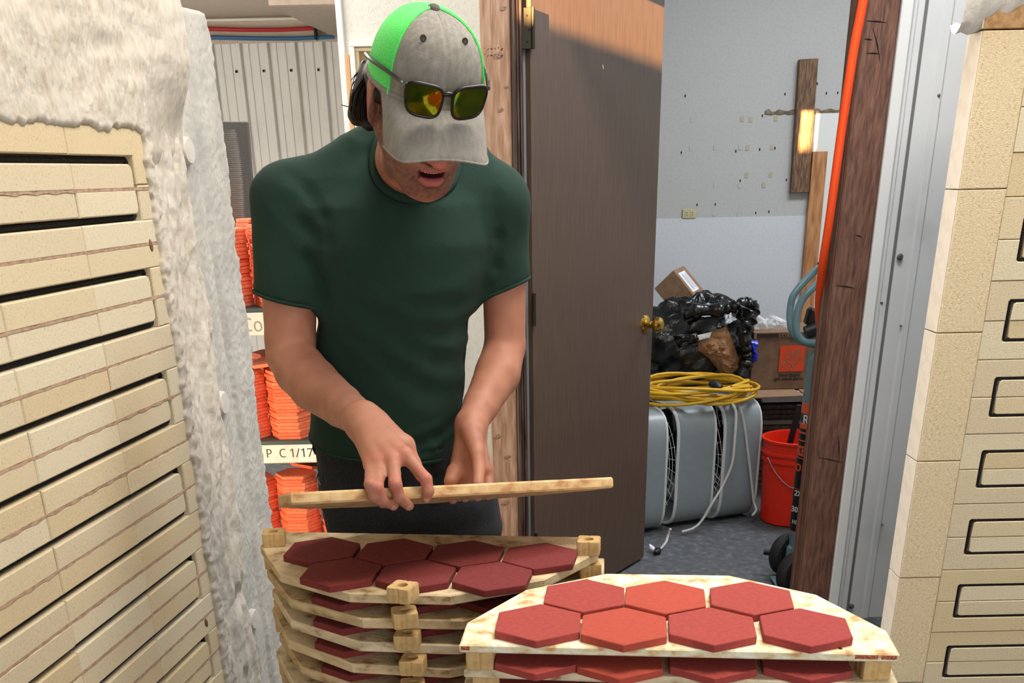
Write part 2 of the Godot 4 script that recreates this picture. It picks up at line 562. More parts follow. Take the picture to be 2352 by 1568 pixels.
	var brown := mat("dark_casing", Color(0.25, 0.165, 0.13), {vary = 0.25, freq = 0.015, rough = 0.5, scale = Vector3(20, 1.2, 20)})
	var cas := struct("trim_casing", span(Vector3(0.037, 0, -3.66), Vector3(0.05, 2.07, -3.535), 0.004), brown)
	obj("casing_bead", span(Vector3(0.05, 0, -3.66), Vector3(0.06, 2.07, -3.545), 0.003), brown, cas)
	obj("casing_edge", span(Vector3(0.06, 0, -3.66), Vector3(0.068, 2.07, -3.54), 0.003), brown, cas)
	obj("weather_strip", span(Vector3(0.069, 0, -3.66), Vector3(0.079, 1.83, -3.575), 0.002), mat("grey_strip", Color(0.42, 0.43, 0.44), {rough = 0.6}), cas)
	var stain := mat("dark_stained_wood", Color(0.29, 0.185, 0.14), {cols = [Color(0.31, 0.20, 0.155), Color(0.385, 0.26, 0.205), Color(0.42, 0.285, 0.225), Color(0.46, 0.325, 0.26)], offs = [0.15, 0.4, 0.6, 0.85], freq = 0.014, rough = 0.6, scale = Vector3(9, 1.1, 9), oct = 5, px = 512, bump = 0.5, bfreq = 0.02})
	var jamb := struct("trim_jamb", span(Vector3(1.05, 0, -3.62), Vector3(1.16, 3.4, -3.545), 0.005), stain)
	for s in [[1.0475, 1.06, -3.585, -3.556], [1.0505, 1.06, -3.622, -3.592], [1.0465, 1.06, -3.665, -3.630]]:
		obj("moulding", span(Vector3(s[0], 0, s[2]), Vector3(s[1], 2.07, s[3]), 0.004), stain, jamb)
	var crack := mat("wood_crack", Color(0.07, 0.045, 0.035), {rough = 0.9})
	for q in [[2005, 65, 2022, 145], [1985, 90, 2004, 92], [1925, 1000, 1927, 1060], [1880, 1050, 1935, 1062], [1990, 48, 2035, 52], [1990, 122, 2022, 124], [1965, 540, 1980, 545], [1920, 655, 1965, 662]]:
		var a := onz(q[0], q[1], -3.545)
		var b := onz(q[2], q[3], -3.545)
		obj("crack", tb([a, (a + b) * 0.5 + Vector3(0.002, 0.001, 0), b], [0.0008, 0.0022, 0.0006], 5), crack, jamb)
	# left area shell
	struct("wall_panel", span(Vector3(-0.655, 0, -5.32), Vector3(-0.05, 3.4, -5.2)), white)
	struct("trim_corner", span(Vector3(-0.682, 0, -7.0), Vector3(-0.655, 3.4, -5.19), 0.004), mat("bright_trim", Color(0.84, 0.85, 0.85)))
	struct("wall_north", span(Vector3(-3.4, 0, -7.3), Vector3(-0.65, 3.4, -7.02)), white)
	var ribs := []
	for i in 14:
		var x: float = -0.86 - 0.158 * i
		ribs.append([x, 0.034, 0.018])
		ribs.append([x + 0.053, 0.02, 0.005])
		ribs.append([x + 0.105, 0.02, 0.005])
	ribs.sort_custom(func(a, b): return a[0] < b[0])
	var sid := struct("wall_siding", ribbed(-3.3, -0.66, ribs, 0, 2.19, -7.0), metal_w)
	for i in 5:
		obj("screw", bx(Vector3(-1.045 - 0.158 * i, 2.052, -6.993), Vector3(0.01, 0.014, 0.012), 0.003), dark, sid)
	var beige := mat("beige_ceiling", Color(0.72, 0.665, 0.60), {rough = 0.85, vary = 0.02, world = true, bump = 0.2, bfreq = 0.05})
	var band := struct("trim_band", span(Vector3(-3.4, 2.19, -7.02), Vector3(-0.68, 2.33, -6.985)), beige)
	obj("pale_rail", span(Vector3(-3.4, 2.295, -6.985), Vector3(-0.68, 2.31, -6.96), 0.004), mat("pale_rail", Color(0.83, 0.80, 0.74), {rough = 0.5}), band)
	struct("ceiling_low", span(Vector3(-3.4, 2.318, -7.02), Vector3(-0.68, 2.42, -5.35)), beige)
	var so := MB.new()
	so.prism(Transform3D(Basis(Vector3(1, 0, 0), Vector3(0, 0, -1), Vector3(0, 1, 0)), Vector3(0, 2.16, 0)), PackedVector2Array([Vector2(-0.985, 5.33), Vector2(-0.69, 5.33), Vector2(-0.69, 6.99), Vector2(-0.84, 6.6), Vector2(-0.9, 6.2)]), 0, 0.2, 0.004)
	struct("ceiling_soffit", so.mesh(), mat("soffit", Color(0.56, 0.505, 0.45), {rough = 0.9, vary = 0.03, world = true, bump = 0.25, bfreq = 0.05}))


# ------------------------------------------------------------------ kiln: open door at the left, chamber wall at the right
func brick_mats() -> Array:
	var out := []
	for i in 4:
		var c: Color = [Color(0.835, 0.77, 0.635), Color(0.825, 0.765, 0.645), Color(0.85, 0.80, 0.685), Color(0.82, 0.745, 0.60)][i]
		out.append(mat("insulating_brick_%d" % i, c, {cols = [c.darkened(0.20), c.darkened(0.02), c, c.lightened(0.06)], offs = [0.10, 0.24, 0.6, 0.9], freq = 0.09, rough = 0.95, world = true, scale = Vector3(3.2, 3.2, 3.2), px = 512, oct = 3, bump = 0.15, bfreq = 0.12}))
	return out


func coil(pts: Array, r: float, pitch: float) -> ArrayMesh:
	var path := []
	var rad := PackedFloat32Array()
	var i := 0
	for k in pts.size() - 1:
		var a: Vector3 = pts[k]
		var b: Vector3 = pts[k + 1]
		var n := int(a.distance_to(b) / pitch)
		for j in n:
			path.append(a.lerp(b, float(j) / n))
			rad.append(r if i % 2 else r * 0.72)
			i += 1
	var mb := MB.new()
	mb.tube(path, rad, 5)
	return mb.mesh(20)


func poly(pts: Array) -> PackedVector2Array:
	var o := PackedVector2Array()
	for q in pts: o.append(Vector2(q[0], q[1]))
	return o


func kiln():
	var bm := brick_mats()
	var mortar := mat("mortar", Color(0.70, 0.575, 0.475), {vary = 0.12, rough = 0.95, world = true, scale = Vector3(8, 8, 8)})
	var wire := mat("heating_wire", Color(0.06, 0.055, 0.05), {rough = 0.7, metal = 0.3})
	# ---------- the open door: x along its face away from the camera, z out of the face
	var a := deg_to_rad(9.1)
	var d := thing("kiln_door", "open kiln door at left, cream bricks with dark element grooves in white fibre blanket", "kiln door", Vector3(-0.771, 0, -1.699))
	d.basis = Basis(Vector3(sin(a), 0, -cos(a)), Vector3.UP, Vector3(cos(a), 0, sin(a)))
	obj("door_frame", bx(Vector3(0.2, 0.98, -0.19), Vector3(1.88, 1.72, 0.1), 0.01), mat("kiln_steel", Color(0.55, 0.56, 0.57), {rough = 0.5, metal = 0.4}), d, false)
	for s in [-0.5, 0.9]: obj("door_leg", bx(Vector3(s, 0.07, -0.19), Vector3(0.08, 0.14, 0.09), 0.006), mats["kiln_steel"], d, false)
	obj("mortar_bed", bx(Vector3(0.0, 0.93, -0.09), Vector3(1.1, 1.285, 0.11)), mortar, d, false)
	var P := 0.0973
	var cache := {}
	var lay := func(poly_: PackedVector2Array, i: int):
		var mb := MB.new()
		var ox := rng.randf_range(-0.0006, 0.0006)
		mb.prism(Transform3D(Basis(), Vector3(ox, rng.randf_range(-0.0004, 0.0004), rng.randf_range(-0.001, 0.001))), poly_, -0.06, 0.0, 0.0022)
		obj("brick", mb.mesh(), bm[rng.randi() % 4] if i < 0 else bm[i], d, false)
	var xs := [-0.56, -0.28, 0.0, 0.28]
	# course above the first groove
	for k in 3: lay.call(poly([[xs[k] + 0.001, 1.541], [xs[k + 1] - 0.001, 1.541], [xs[k + 1] - 0.001, 1.588], [xs[k] + 0.001, 1.588]]), 3)
	lay.call(poly([[0.281, 1.5405], [0.510, 1.5405], [0.510, 1.4925], [0.558, 1.4925], [0.558, 1.588], [0.281, 1.588]]), 3)
	for i in 13:
		var top := 1.5395 - P * i          # upper lip of groove i
		var g := 0.0125                     # groove height
		var low := top - g
		var mid := top - P * 0.5 - g * 0.5  # mortar line under it
		var tongue := i % 2 == 0
		var nxt := top - P
		var jp := PackedVector2Array()
		for q in 60: jp.append(Vector2(-0.56 + 1.114 * q / 59.0, mid + 0.0023 + 0.0011 * sin(q * 2.3 + i) + 0.0008 * sin(q * 5.1)))
		for q in 60: jp.append(Vector2(0.554 - 1.114 * q / 59.0, mid - 0.0022 - 0.0012 * sin(q * 1.9 + i) - 0.0008 * sin(q * 4.3)))
		var jm := MB.new()
		jm.prism(Transform3D(), jp, -0.02, 0.0004)
		obj("mortar_joint", jm.mesh(), mortar, d, false)
		for k in 3:
			for r in [[mid + 0.001, low], [nxt, mid - 0.001]]:
				lay.call(poly([[xs[k] + 0.0009, r[0]], [xs[k + 1] - 0.0009, r[0]], [xs[k + 1] - 0.0009, r[1]], [xs[k] + 0.0009, r[1]]]), -1)
		if tongue:
			lay.call(poly([[0.281, mid + 0.001], [0.498, mid + 0.001], [0.500, low - 0.012], [0.496, low - 0.003], [0.488, low], [0.281, low]]), -1)
			lay.call(poly([[0.281, nxt], [0.488, nxt], [0.496, nxt + 0.003], [0.500, nxt + 0.012], [0.498, mid - 0.001], [0.281, mid - 0.001]]), -1)
			lay.call(poly([[0.510, mid + 0.001 - 0.0], [0.558, mid + 0.001], [0.558, top], [0.510, top]]) if i > 0 else poly([[0.511, mid + 0.001], [0.557, mid + 0.001], [0.557, 1.491], [0.511, 1.491]]), -1)
			lay.call(poly([[0.510, nxt - g], [0.558, nxt - g], [0.558, mid - 0.001], [0.510, mid - 0.001]]), -1)
			var pts := [Vector3(-0.56, top - 0.0055, -0.014), Vector3(0.5045, top - 0.0055, -0.014), Vector3(0.5048, nxt - g * 0.5, -0.014), Vector3(-0.56, nxt - g * 0.5, -0.014)]
			obj("heating_element", coil(pts, 0.0054, 0.0035), wire, d, false)
		else:
			lay.call(poly([[0.281, mid + 0.001], [0.558, mid + 0.001], [0.558, low], [0.281, low]]), -1)
			lay.call(poly([[0.281, nxt], [0.558, nxt], [0.558, mid - 0.001], [0.281, mid - 0.001]]), -1)
	# chips and the hole in the brick face
	for q in [[0.525, 1.385, 0.012], [0.505, 0.595, 0.011]]:
		var mb := MB.new()
		mb.blob(Vector3(q[0], q[1], 0.0), Vector3(q[2] * 0.55, q[2], 0.0035), Basis(Vector3.BACK, 0.25), 7)
		obj("chipped_spot", mb.mesh(), mat("chipped_brick", Color(0.48, 0.36, 0.26), {vary = 0.2, rough = 0.95}), d, false)
	# ---------- fibre blanket round the bricks
	var fib := mat("ceramic_fibre", Color(0.82, 0.785, 0.73), {cols = [Color(0.74, 0.69, 0.62), Color(0.79, 0.755, 0.70), Color(0.82, 0.79, 0.74)], offs = [0.15, 0.5, 0.85], freq = 0.02, rough = 1.0, scale = Vector3(2, 2, 2), bump = 0.3, bfreq = 0.05, px = 512})
	var fib2 := mat("smooth_fibre", Color(0.73, 0.735, 0.72), {cols = [Color(0.69, 0.68, 0.655), Color(0.73, 0.72, 0.69), Color(0.765, 0.75, 0.715)], offs = [0.2, 0.5, 0.85], freq = 0.01, rough = 1.0, scale = Vector3(2, 1, 2), bump = 0.25, bfreq = 0.08, px = 512})
	obj("fibre_blanket", fibre_side(), fib, d, false)
	obj("fibre_blanket", fibre_top(), fib, d, false)
	obj("fibre_border", fibre_border(), fib2, d, false)
	var white_c := mat("ceramic_button", Color(0.80, 0.78, 0.74), {rough = 0.8, vary = 0.04})
	for q in [[0.905, 1.556, -0.084], [0.908, 1.006, -0.084], [0.918, 0.43, -0.086]]:
		var mb := MB.new()
		mb.lathe(Transform3D(Basis(Vector3.RIGHT, Vector3.BACK, Vector3.DOWN), Vector3(q[0], q[1], q[2] - 0.01)), [Vector2(0.03, 0), Vector2(0.028, 0.03), Vector2(0.025, 0.034), Vector2(0.0005, 0.035)], 20)
		obj("ceramic_button", mb.mesh(), white_c, d, false)
	# ---------- chamber wall at the right
	var k := thing("kiln_chamber", "cream brick kiln wall at right with black looped heating elements", "kiln", Vector3(1.113, 0, -2.8))
	obj("mortar_bed", span(Vector3(0.01, 0.0, -0.10), Vector3(0.9, 1.77, -0.012)), mortar, k, false)
	obj("kiln_casing", span(Vector3(0.04, 0.0, -0.2), Vector3(0.95, 2.0, -0.101), 0.006), mats["kiln_steel"], k, false)
	var face := func(called: String, poly_: PackedVector2Array, m: Material):
		var mb := MB.new()
		mb.prism(Transform3D(Basis(), Vector3(0, 0, rng.randf_range(-0.001, 0.001))), poly_, -0.085, 0.0, 0.0018)
		obj(called, mb.mesh(), m, k, false)
	var ys := [1.772, 1.441, 1.107, 0.774, 0.439, 0.105, 0.0]
	var slab := mat("kiln_slab", Color(0.80, 0.715, 0.56), {cols = [Color(0.70, 0.62, 0.49), Color(0.83, 0.755, 0.62), Color(0.845, 0.775, 0.64), Color(0.89, 0.83, 0.71)], offs = [0.10, 0.3, 0.6, 0.9], freq = 0.07, rough = 0.95, world = true, scale = Vector3(3, 3, 3), px = 512, oct = 3, bump = 0.22, bfreq = 0.16})
	var coat := mat("pale_coating", Color(0.90, 0.86, 0.80), {vary = 0.03, rough = 0.9})  # slab end faces painted paler to stand for light falling there, not a coating
	for i in 6:
		face.call("slab", poly([[0.0, ys[i + 1] + 0.0012], [0.1155, ys[i + 1] + 0.0012], [0.1155, ys[i] - 0.0012], [0.0, ys[i] - 0.0012]]), slab)
		obj("lit_edge", span(Vector3(-0.003, ys[i + 1] + 0.0015, -0.084), Vector3(0.0, ys[i] - 0.0015, -0.003), 0.001), coat, k, false)
	face.call("slab", poly([[0.0, 1.774], [0.9, 1.774], [0.9, 1.83], [0.0, 1.83]]), mat("stained_brick", Color(0.72, 0.57, 0.40), {vary = 0.12, rough = 0.95, world = true, scale = Vector3(8, 8, 8), bump = 0.6, bfreq = 0.1}))
	obj("lit_edge", span(Vector3(-0.003, 1.775, -0.084), Vector3(0.0, 1.829, -0.003), 0.001), coat, k, false)
	var T0 := 1.378
	var pitch := 0.1925
	for j in range(-2, 7):
		var top := T0 - pitch * j
		if top > 1.772: continue
		var bot := top - 0.1035
		var tm := (top + bot) * 0.5
		var g := 0.0075
		var up := minf(top + (pitch - 0.1035) * 0.5, 1.770)
		var dn := maxf(bot - (pitch - 0.1035) * 0.5, 0.0)
		# L-shaped bricks above and below the loop, and the two inside it
		face.call("brick", poly([[0.1165, tm + 0.0008], [0.170, tm + 0.0008], [0.170, top - 0.004], [0.174, top], [0.9, top], [0.9, up - 0.0008], [0.1165, up - 0.0008]]), bm[rng.randi() % 4])
		face.call("brick", poly([[0.1165, dn + 0.0008], [0.9, dn + 0.0008], [0.9, bot], [0.174, bot], [0.170, bot + 0.004], [0.170, tm - 0.0008], [0.1165, tm - 0.0008]]), bm[rng.randi() % 4])
		face.call("brick", poly([[0.182, tm + 0.0008], [0.9, tm + 0.0008], [0.9, top - g], [0.190, top - g], [0.184, top - g - 0.004]]), bm[rng.randi() % 4])
		face.call("brick", poly([[0.182, tm - 0.0008], [0.184, bot + g + 0.004], [0.190, bot + g], [0.9, bot + g], [0.9, tm - 0.0008]]), bm[rng.randi() % 4])
		var pts := [Vector3(0.9, top - g * 0.5, -0.005), Vector3(0.181, top - g * 0.5, -0.005), Vector3(0.176, top - g * 0.5 - 0.006, -0.005), Vector3(0.176, bot + g * 0.5 + 0.006, -0.005), Vector3(0.181, bot + g * 0.5, -0.005), Vector3(0.9, bot + g * 0.5, -0.005)]
		obj("heating_element", coil(pts, 0.0046, 0.003), wire, k, false)
	# white fibre lump along the top
	var n := FastNoiseLite.new()
	n.seed = 4
	n.frequency = 9.0
	var v := PackedVector3Array()
	var idx := PackedInt32Array()
	var nu := 70
	var nv := 22
	for iu in nu + 1:
		for iv in nv + 1:
			var u := -0.055 + 0.95 * iu / nu
			var t := float(iv) / nv
			var edge := 1.79 + 0.035 * n.get_noise_1d(u * 1.3) + 0.03 * smoothstep(0.02, 0.25, u) - 0.012 * smoothstep(0.02, -0.05, u)
			var ang := lerpf(-2.2, 2.6, t)
			v.append(Vector3(u, edge + 0.10 + 0.11 * sin(ang) * (1.0 + 0.12 * n.get_noise_2d(u, t)), -0.03 + 0.055 * cos(ang) + 0.012 * n.get_noise_2d(u * 2.0, t * 0.4)))
	for iu in nu:
		for iv in nv:
			var b := iu * (nv + 1) + iv
			idx.append_array([b, b + nv + 1, b + nv + 2, b, b + nv + 2, b + 1])
	obj("fibre_blanket", smooth_mesh(v, idx), mat("bright_fibre", Color(0.88, 0.86, 0.83), {rough = 1.0, vary = 0.05, bump = 0.4, bfreq = 0.05}), k, false)


func grid_mesh(nu: int, nv: int, f: Callable, flip := false) -> ArrayMesh:
	var v := PackedVector3Array()
	var idx := PackedInt32Array()
	for iu in nu + 1:
		for iv in nv + 1:
			v.append(f.call(float(iu) / nu, float(iv) / nv))
	for iu in nu:
		for iv in nv:
			var b := iu * (nv + 1) + iv
			if flip: idx.append_array([b, b + nv + 2, b + nv + 1, b, b + 1, b + nv + 2])
			else: idx.append_array([b, b + nv + 1, b + nv + 2, b, b + nv + 2, b + 1])
	return smooth_mesh(v, idx)
func path_at(p: Array, t: float) -> Vector2:      # p: [t, u, n] control rows
	for i in p.size() - 1:
		if t <= p[i + 1][0]:
			var w: float = (t - p[i][0]) / maxf(1e-5, p[i + 1][0] - p[i][0])
			w = w * w * (3 - 2 * w) if absf(p[i + 1][2] - p[i][2]) > 0.03 else w
			return Vector2(lerpf(p[i][1], p[i + 1][1], w), lerpf(p[i][2], p[i + 1][2], w))
	return Vector2(p[-1][1], p[-1][2])
func fn(seed_: int, f: float, oct := 3) -> FastNoiseLite:
	var n := FastNoiseLite.new()
	n.seed = seed_
	n.frequency = f
	n.noise_type = FastNoiseLite.TYPE_SIMPLEX_SMOOTH
	n.fractal_octaves = oct
	return n


func fibre_side() -> ArrayMesh:      # torn rim beside the bricks and the hollow side of the plug
	var n1 := fn(3, 14.0)
	var n2 := fn(5, 38.0, 2)
	var n3 := fn(8, 5.0, 2)
	var prof := [[0.0, 0.553, -0.004], [0.05, 0.556, 0.007], [0.12, 0.574, 0.011], [0.17, 0.588, 0.003], [0.22, 0.596, -0.016], [0.4, 0.66, -0.034], [0.6, 0.74, -0.045], [0.8, 0.83, -0.052], [0.9, 0.88, -0.060], [1.0, 0.905, -0.092]]
	return grid_mesh(64, 300, func(s: float, t: float) -> Vector3:
		var y := 0.22 + (1.60 - 0.22) * t
		var q := path_at(prof, s)
		var jag := 0.010 * n1.get_noise_2d(y * 1.0, 0.3) + 0.006 * n2.get_noise_2d(y, 4.0)
		var u := q.x + jag * (1.0 - smoothstep(0.12, 0.6, s)) - 0.02 * smoothstep(1.3, 1.6, y) * s
		var wob := smoothstep(0.2, 0.4, s) * (0.006 * n1.get_noise_2d(u * 1.6, y * 0.55) + 0.004 * n2.get_noise_2d(u * 1.3, y * 0.5) + 0.014 * n3.get_noise_2d(u * 2.0, y * 0.5))
		wob += (1.0 - smoothstep(0.1, 0.35, s)) * 0.004 * n2.get_noise_2d(u, y)
		wob -= 0.03 * exp(-pow((y - 0.53) / 0.03, 2.0)) * smoothstep(0.35, 0.8, s) * 0.4
		return Vector3(u, y, q.y + wob))
func fibre_top() -> ArrayMesh:       # textured blanket over the brick face
	var n1 := fn(13, 26.0, 3)
	var n2 := fn(15, 60.0, 2)
	var n3 := fn(18, 6.0, 2)
	return grid_mesh(640, 80, func(s: float, t: float) -> Vector3:
		var u := -0.56 + 1.50 * s
		var edge := 1.580 + 0.010 * n1.get_noise_2d(u * 0.35, 1.0) + 0.0035 * n2.get_noise_2d(u * 0.55, 2.0)
		edge -= 0.09 * smoothstep(0.575, 0.66, u)
		var y := lerpf(edge, 1.90, pow(t, 1.1))
		var z := 0.007 * smoothstep(0.0, 0.05, t)
		# vertical wrinkles, stronger in bands
		var band := 0.5 + 0.5 * n3.get_noise_2d(u * 0.4, y * 2.2)
		z += smoothstep(0.03, 0.25, t) * (0.0065 * n1.get_noise_2d(u * 3.6, y * 0.6 + u * 0.25) * band + 0.0014 * n2.get_noise_2d(u * 1.6, y * 0.5) + 0.006 * n3.get_noise_2d(u * 0.7, y * 1.6))
		z += 0.006 * exp(-(pow(u - 0.21, 2.0) + pow(y - 1.735, 2.0)) / 0.0008)
		z = lerpf(z, -0.085, smoothstep(0.80, 0.935, u))
		var zs := -0.016 - 0.036 * smoothstep(0.58, 0.85, u) - 0.04 * smoothstep(0.85, 0.92, u) - 0.022 * smoothstep(1.56, 1.50, y)
		z = lerpf(z, minf(z, zs), smoothstep(0.57, 0.63, u) * smoothstep(1.72, 1.56, y))
		if t <= 0.0: z -= 0.014
		return Vector3(u, y, z))
func fibre_border() -> ArrayMesh:    # smooth strip with a ragged outer edge
	var n1 := fn(23, 12.0, 2)
	var n2 := fn(25, 45.0, 2)
	var n3 := fn(28, 4.0, 2)
	var prof := [[0.0, 0.84, -0.11], [0.06, 0.885, -0.083], [0.14, 0.93, -0.075], [0.36, 0.99, -0.078], [0.44, 1.012, -0.090], [0.52, 1.03, -0.078], [0.75, 1.12, -0.072], [0.86, 1.15, -0.078], [0.90, 1.153, -0.10], [1.0, 1.14, -0.20]]
	return grid_mesh(48, 280, func(s: float, t: float) -> Vector3:
		var y := 0.15 + (1.86 - 0.15) * t
		var q := path_at(prof, s)
		var jag := (0.012 * n1.get_noise_2d(y, 0.0) + 0.008 * n2.get_noise_2d(y, 3.0) + 0.008 * n3.get_noise_2d(y, 9.0)) * smoothstep(0.55, 0.85, s)
		var u := q.x + jag + 0.022 * n3.get_noise_2d(y * 0.4, 2.0) * smoothstep(0.3, 0.44, s) * (1.0 - smoothstep(0.5, 0.7, s))
		var corner := smoothstep(1.78, 1.86, y)
		u = lerpf(u, minf(u, 1.10), corner * corner)
		return Vector3(u, y, q.y + 0.005 * n1.get_noise_2d(u * 0.6, y * 0.3) + 0.002 * n2.get_noise_2d(u, y) - 0.12 * pow(smoothstep(1.83, 1.86, y), 2.0)))


# ------------------------------------------------------------------ kiln shelves, props and hexagonal tiles
const NTH := ["first", "second", "third", "fourth", "fifth", "sixth", "seventh", "eighth", "ninth", "tenth", "eleventh"]
const ORD := ["topmost", "second from the top", "third from the top", "fourth from the top", "fifth from the top", "sixth from the top", "seventh from the top", "eighth from the top", "ninth from the top", "tenth from the top", "lowest"]
func shelf_mesh(R: float, wide := 0.0, t := 0.013) -> ArrayMesh:
	var pp := PackedVector2Array()
	var half := [[0.966, 0.0], [0.966, 0.259], [0.707 + wide * 0.3, 0.707 - wide * 0.1], [0.259 + wide, 0.966 - wide * 0.12]]
	for q in half: pp.append(Vector2(q[0], q[1]) * R)
	half.reverse()
	for q in half: pp.append(Vector2(-q[0], q[1]) * R)
	var mb := MB.new()
	mb.prism(Transform3D(), pp, -t, 0, 0.0022)
	return mb.mesh(25)
func hex_mesh(w: float, t: float) -> ArrayMesh:
	var pp := PackedVector2Array()
	for i in 6:
		var a := PI / 6 + i * PI / 3
		var c := Vector2(cos(a), sin(a)) * w / sqrt(3.0)
		var tg := Vector2(-sin(a), cos(a)) * 0.0012
		pp.append(c - tg - c.normalized() * 0.0007)
		pp.append(c + tg - c.normalized() * 0.0007)
	var mb := MB.new()
	mb.prism(Transform3D(Basis(), Vector3.ZERO), pp, 0, t, 0.0011)
	return mb.mesh(25)
func prop_mesh(s: float, h: float) -> ArrayMesh:
	var n := 48
	var o := PackedVector2Array()
	var ri := s * 0.2
	for i in n:
		var a := TAU * i / n
		var c := cos(a)
		var q := sin(a)
		var r := s * 0.5 / pow(pow(absf(c), 9) + pow(absf(q), 9), 1.0 / 9.0)
		var m := fposmod(a + PI / 4, PI / 2) - PI / 4      # angle from the middle of its side
		r -= s * 0.055 * exp(-pow(m / 0.11, 2)) + s * 0.02 * exp(-pow((absf(m) - 0.38) / 0.06, 2))
		o.append(Vector2(c, q) * r)
	var mb := MB.new()
	var ring := func(k: float, z: float) -> PackedVector3Array:
		var out := PackedVector3Array()
		for v in o: out.append(Vector3(v.x * k, v.y * k, z))
		return out
	var inner := func(r: float, z: float) -> PackedVector3Array:
		var out := PackedVector3Array()
		for i in n: out.append(Vector3(cos(TAU * i / n) * r, sin(TAU * i / n) * r, z))
		return out
	mb.loft([ring.call(0.96, 0.0), ring.call(1.0, 0.0015), ring.call(1.0, h - 0.0018), ring.call(0.95, h), inner.call(ri * 1.08, h), inner.call(ri, h - 0.001), inner.call(ri * 0.95, h - 0.012)], true, true)
	return mb.mesh(40)


func place(called: String, mesh: Mesh, m: Material, b: Basis, at: Vector3, label: String, cat: String, group := "") -> MeshInstance3D:
	var o := obj(numbered(called), mesh, m)
	o.transform = Transform3D(b, at)
	tag(o, label, cat, group)
	return o


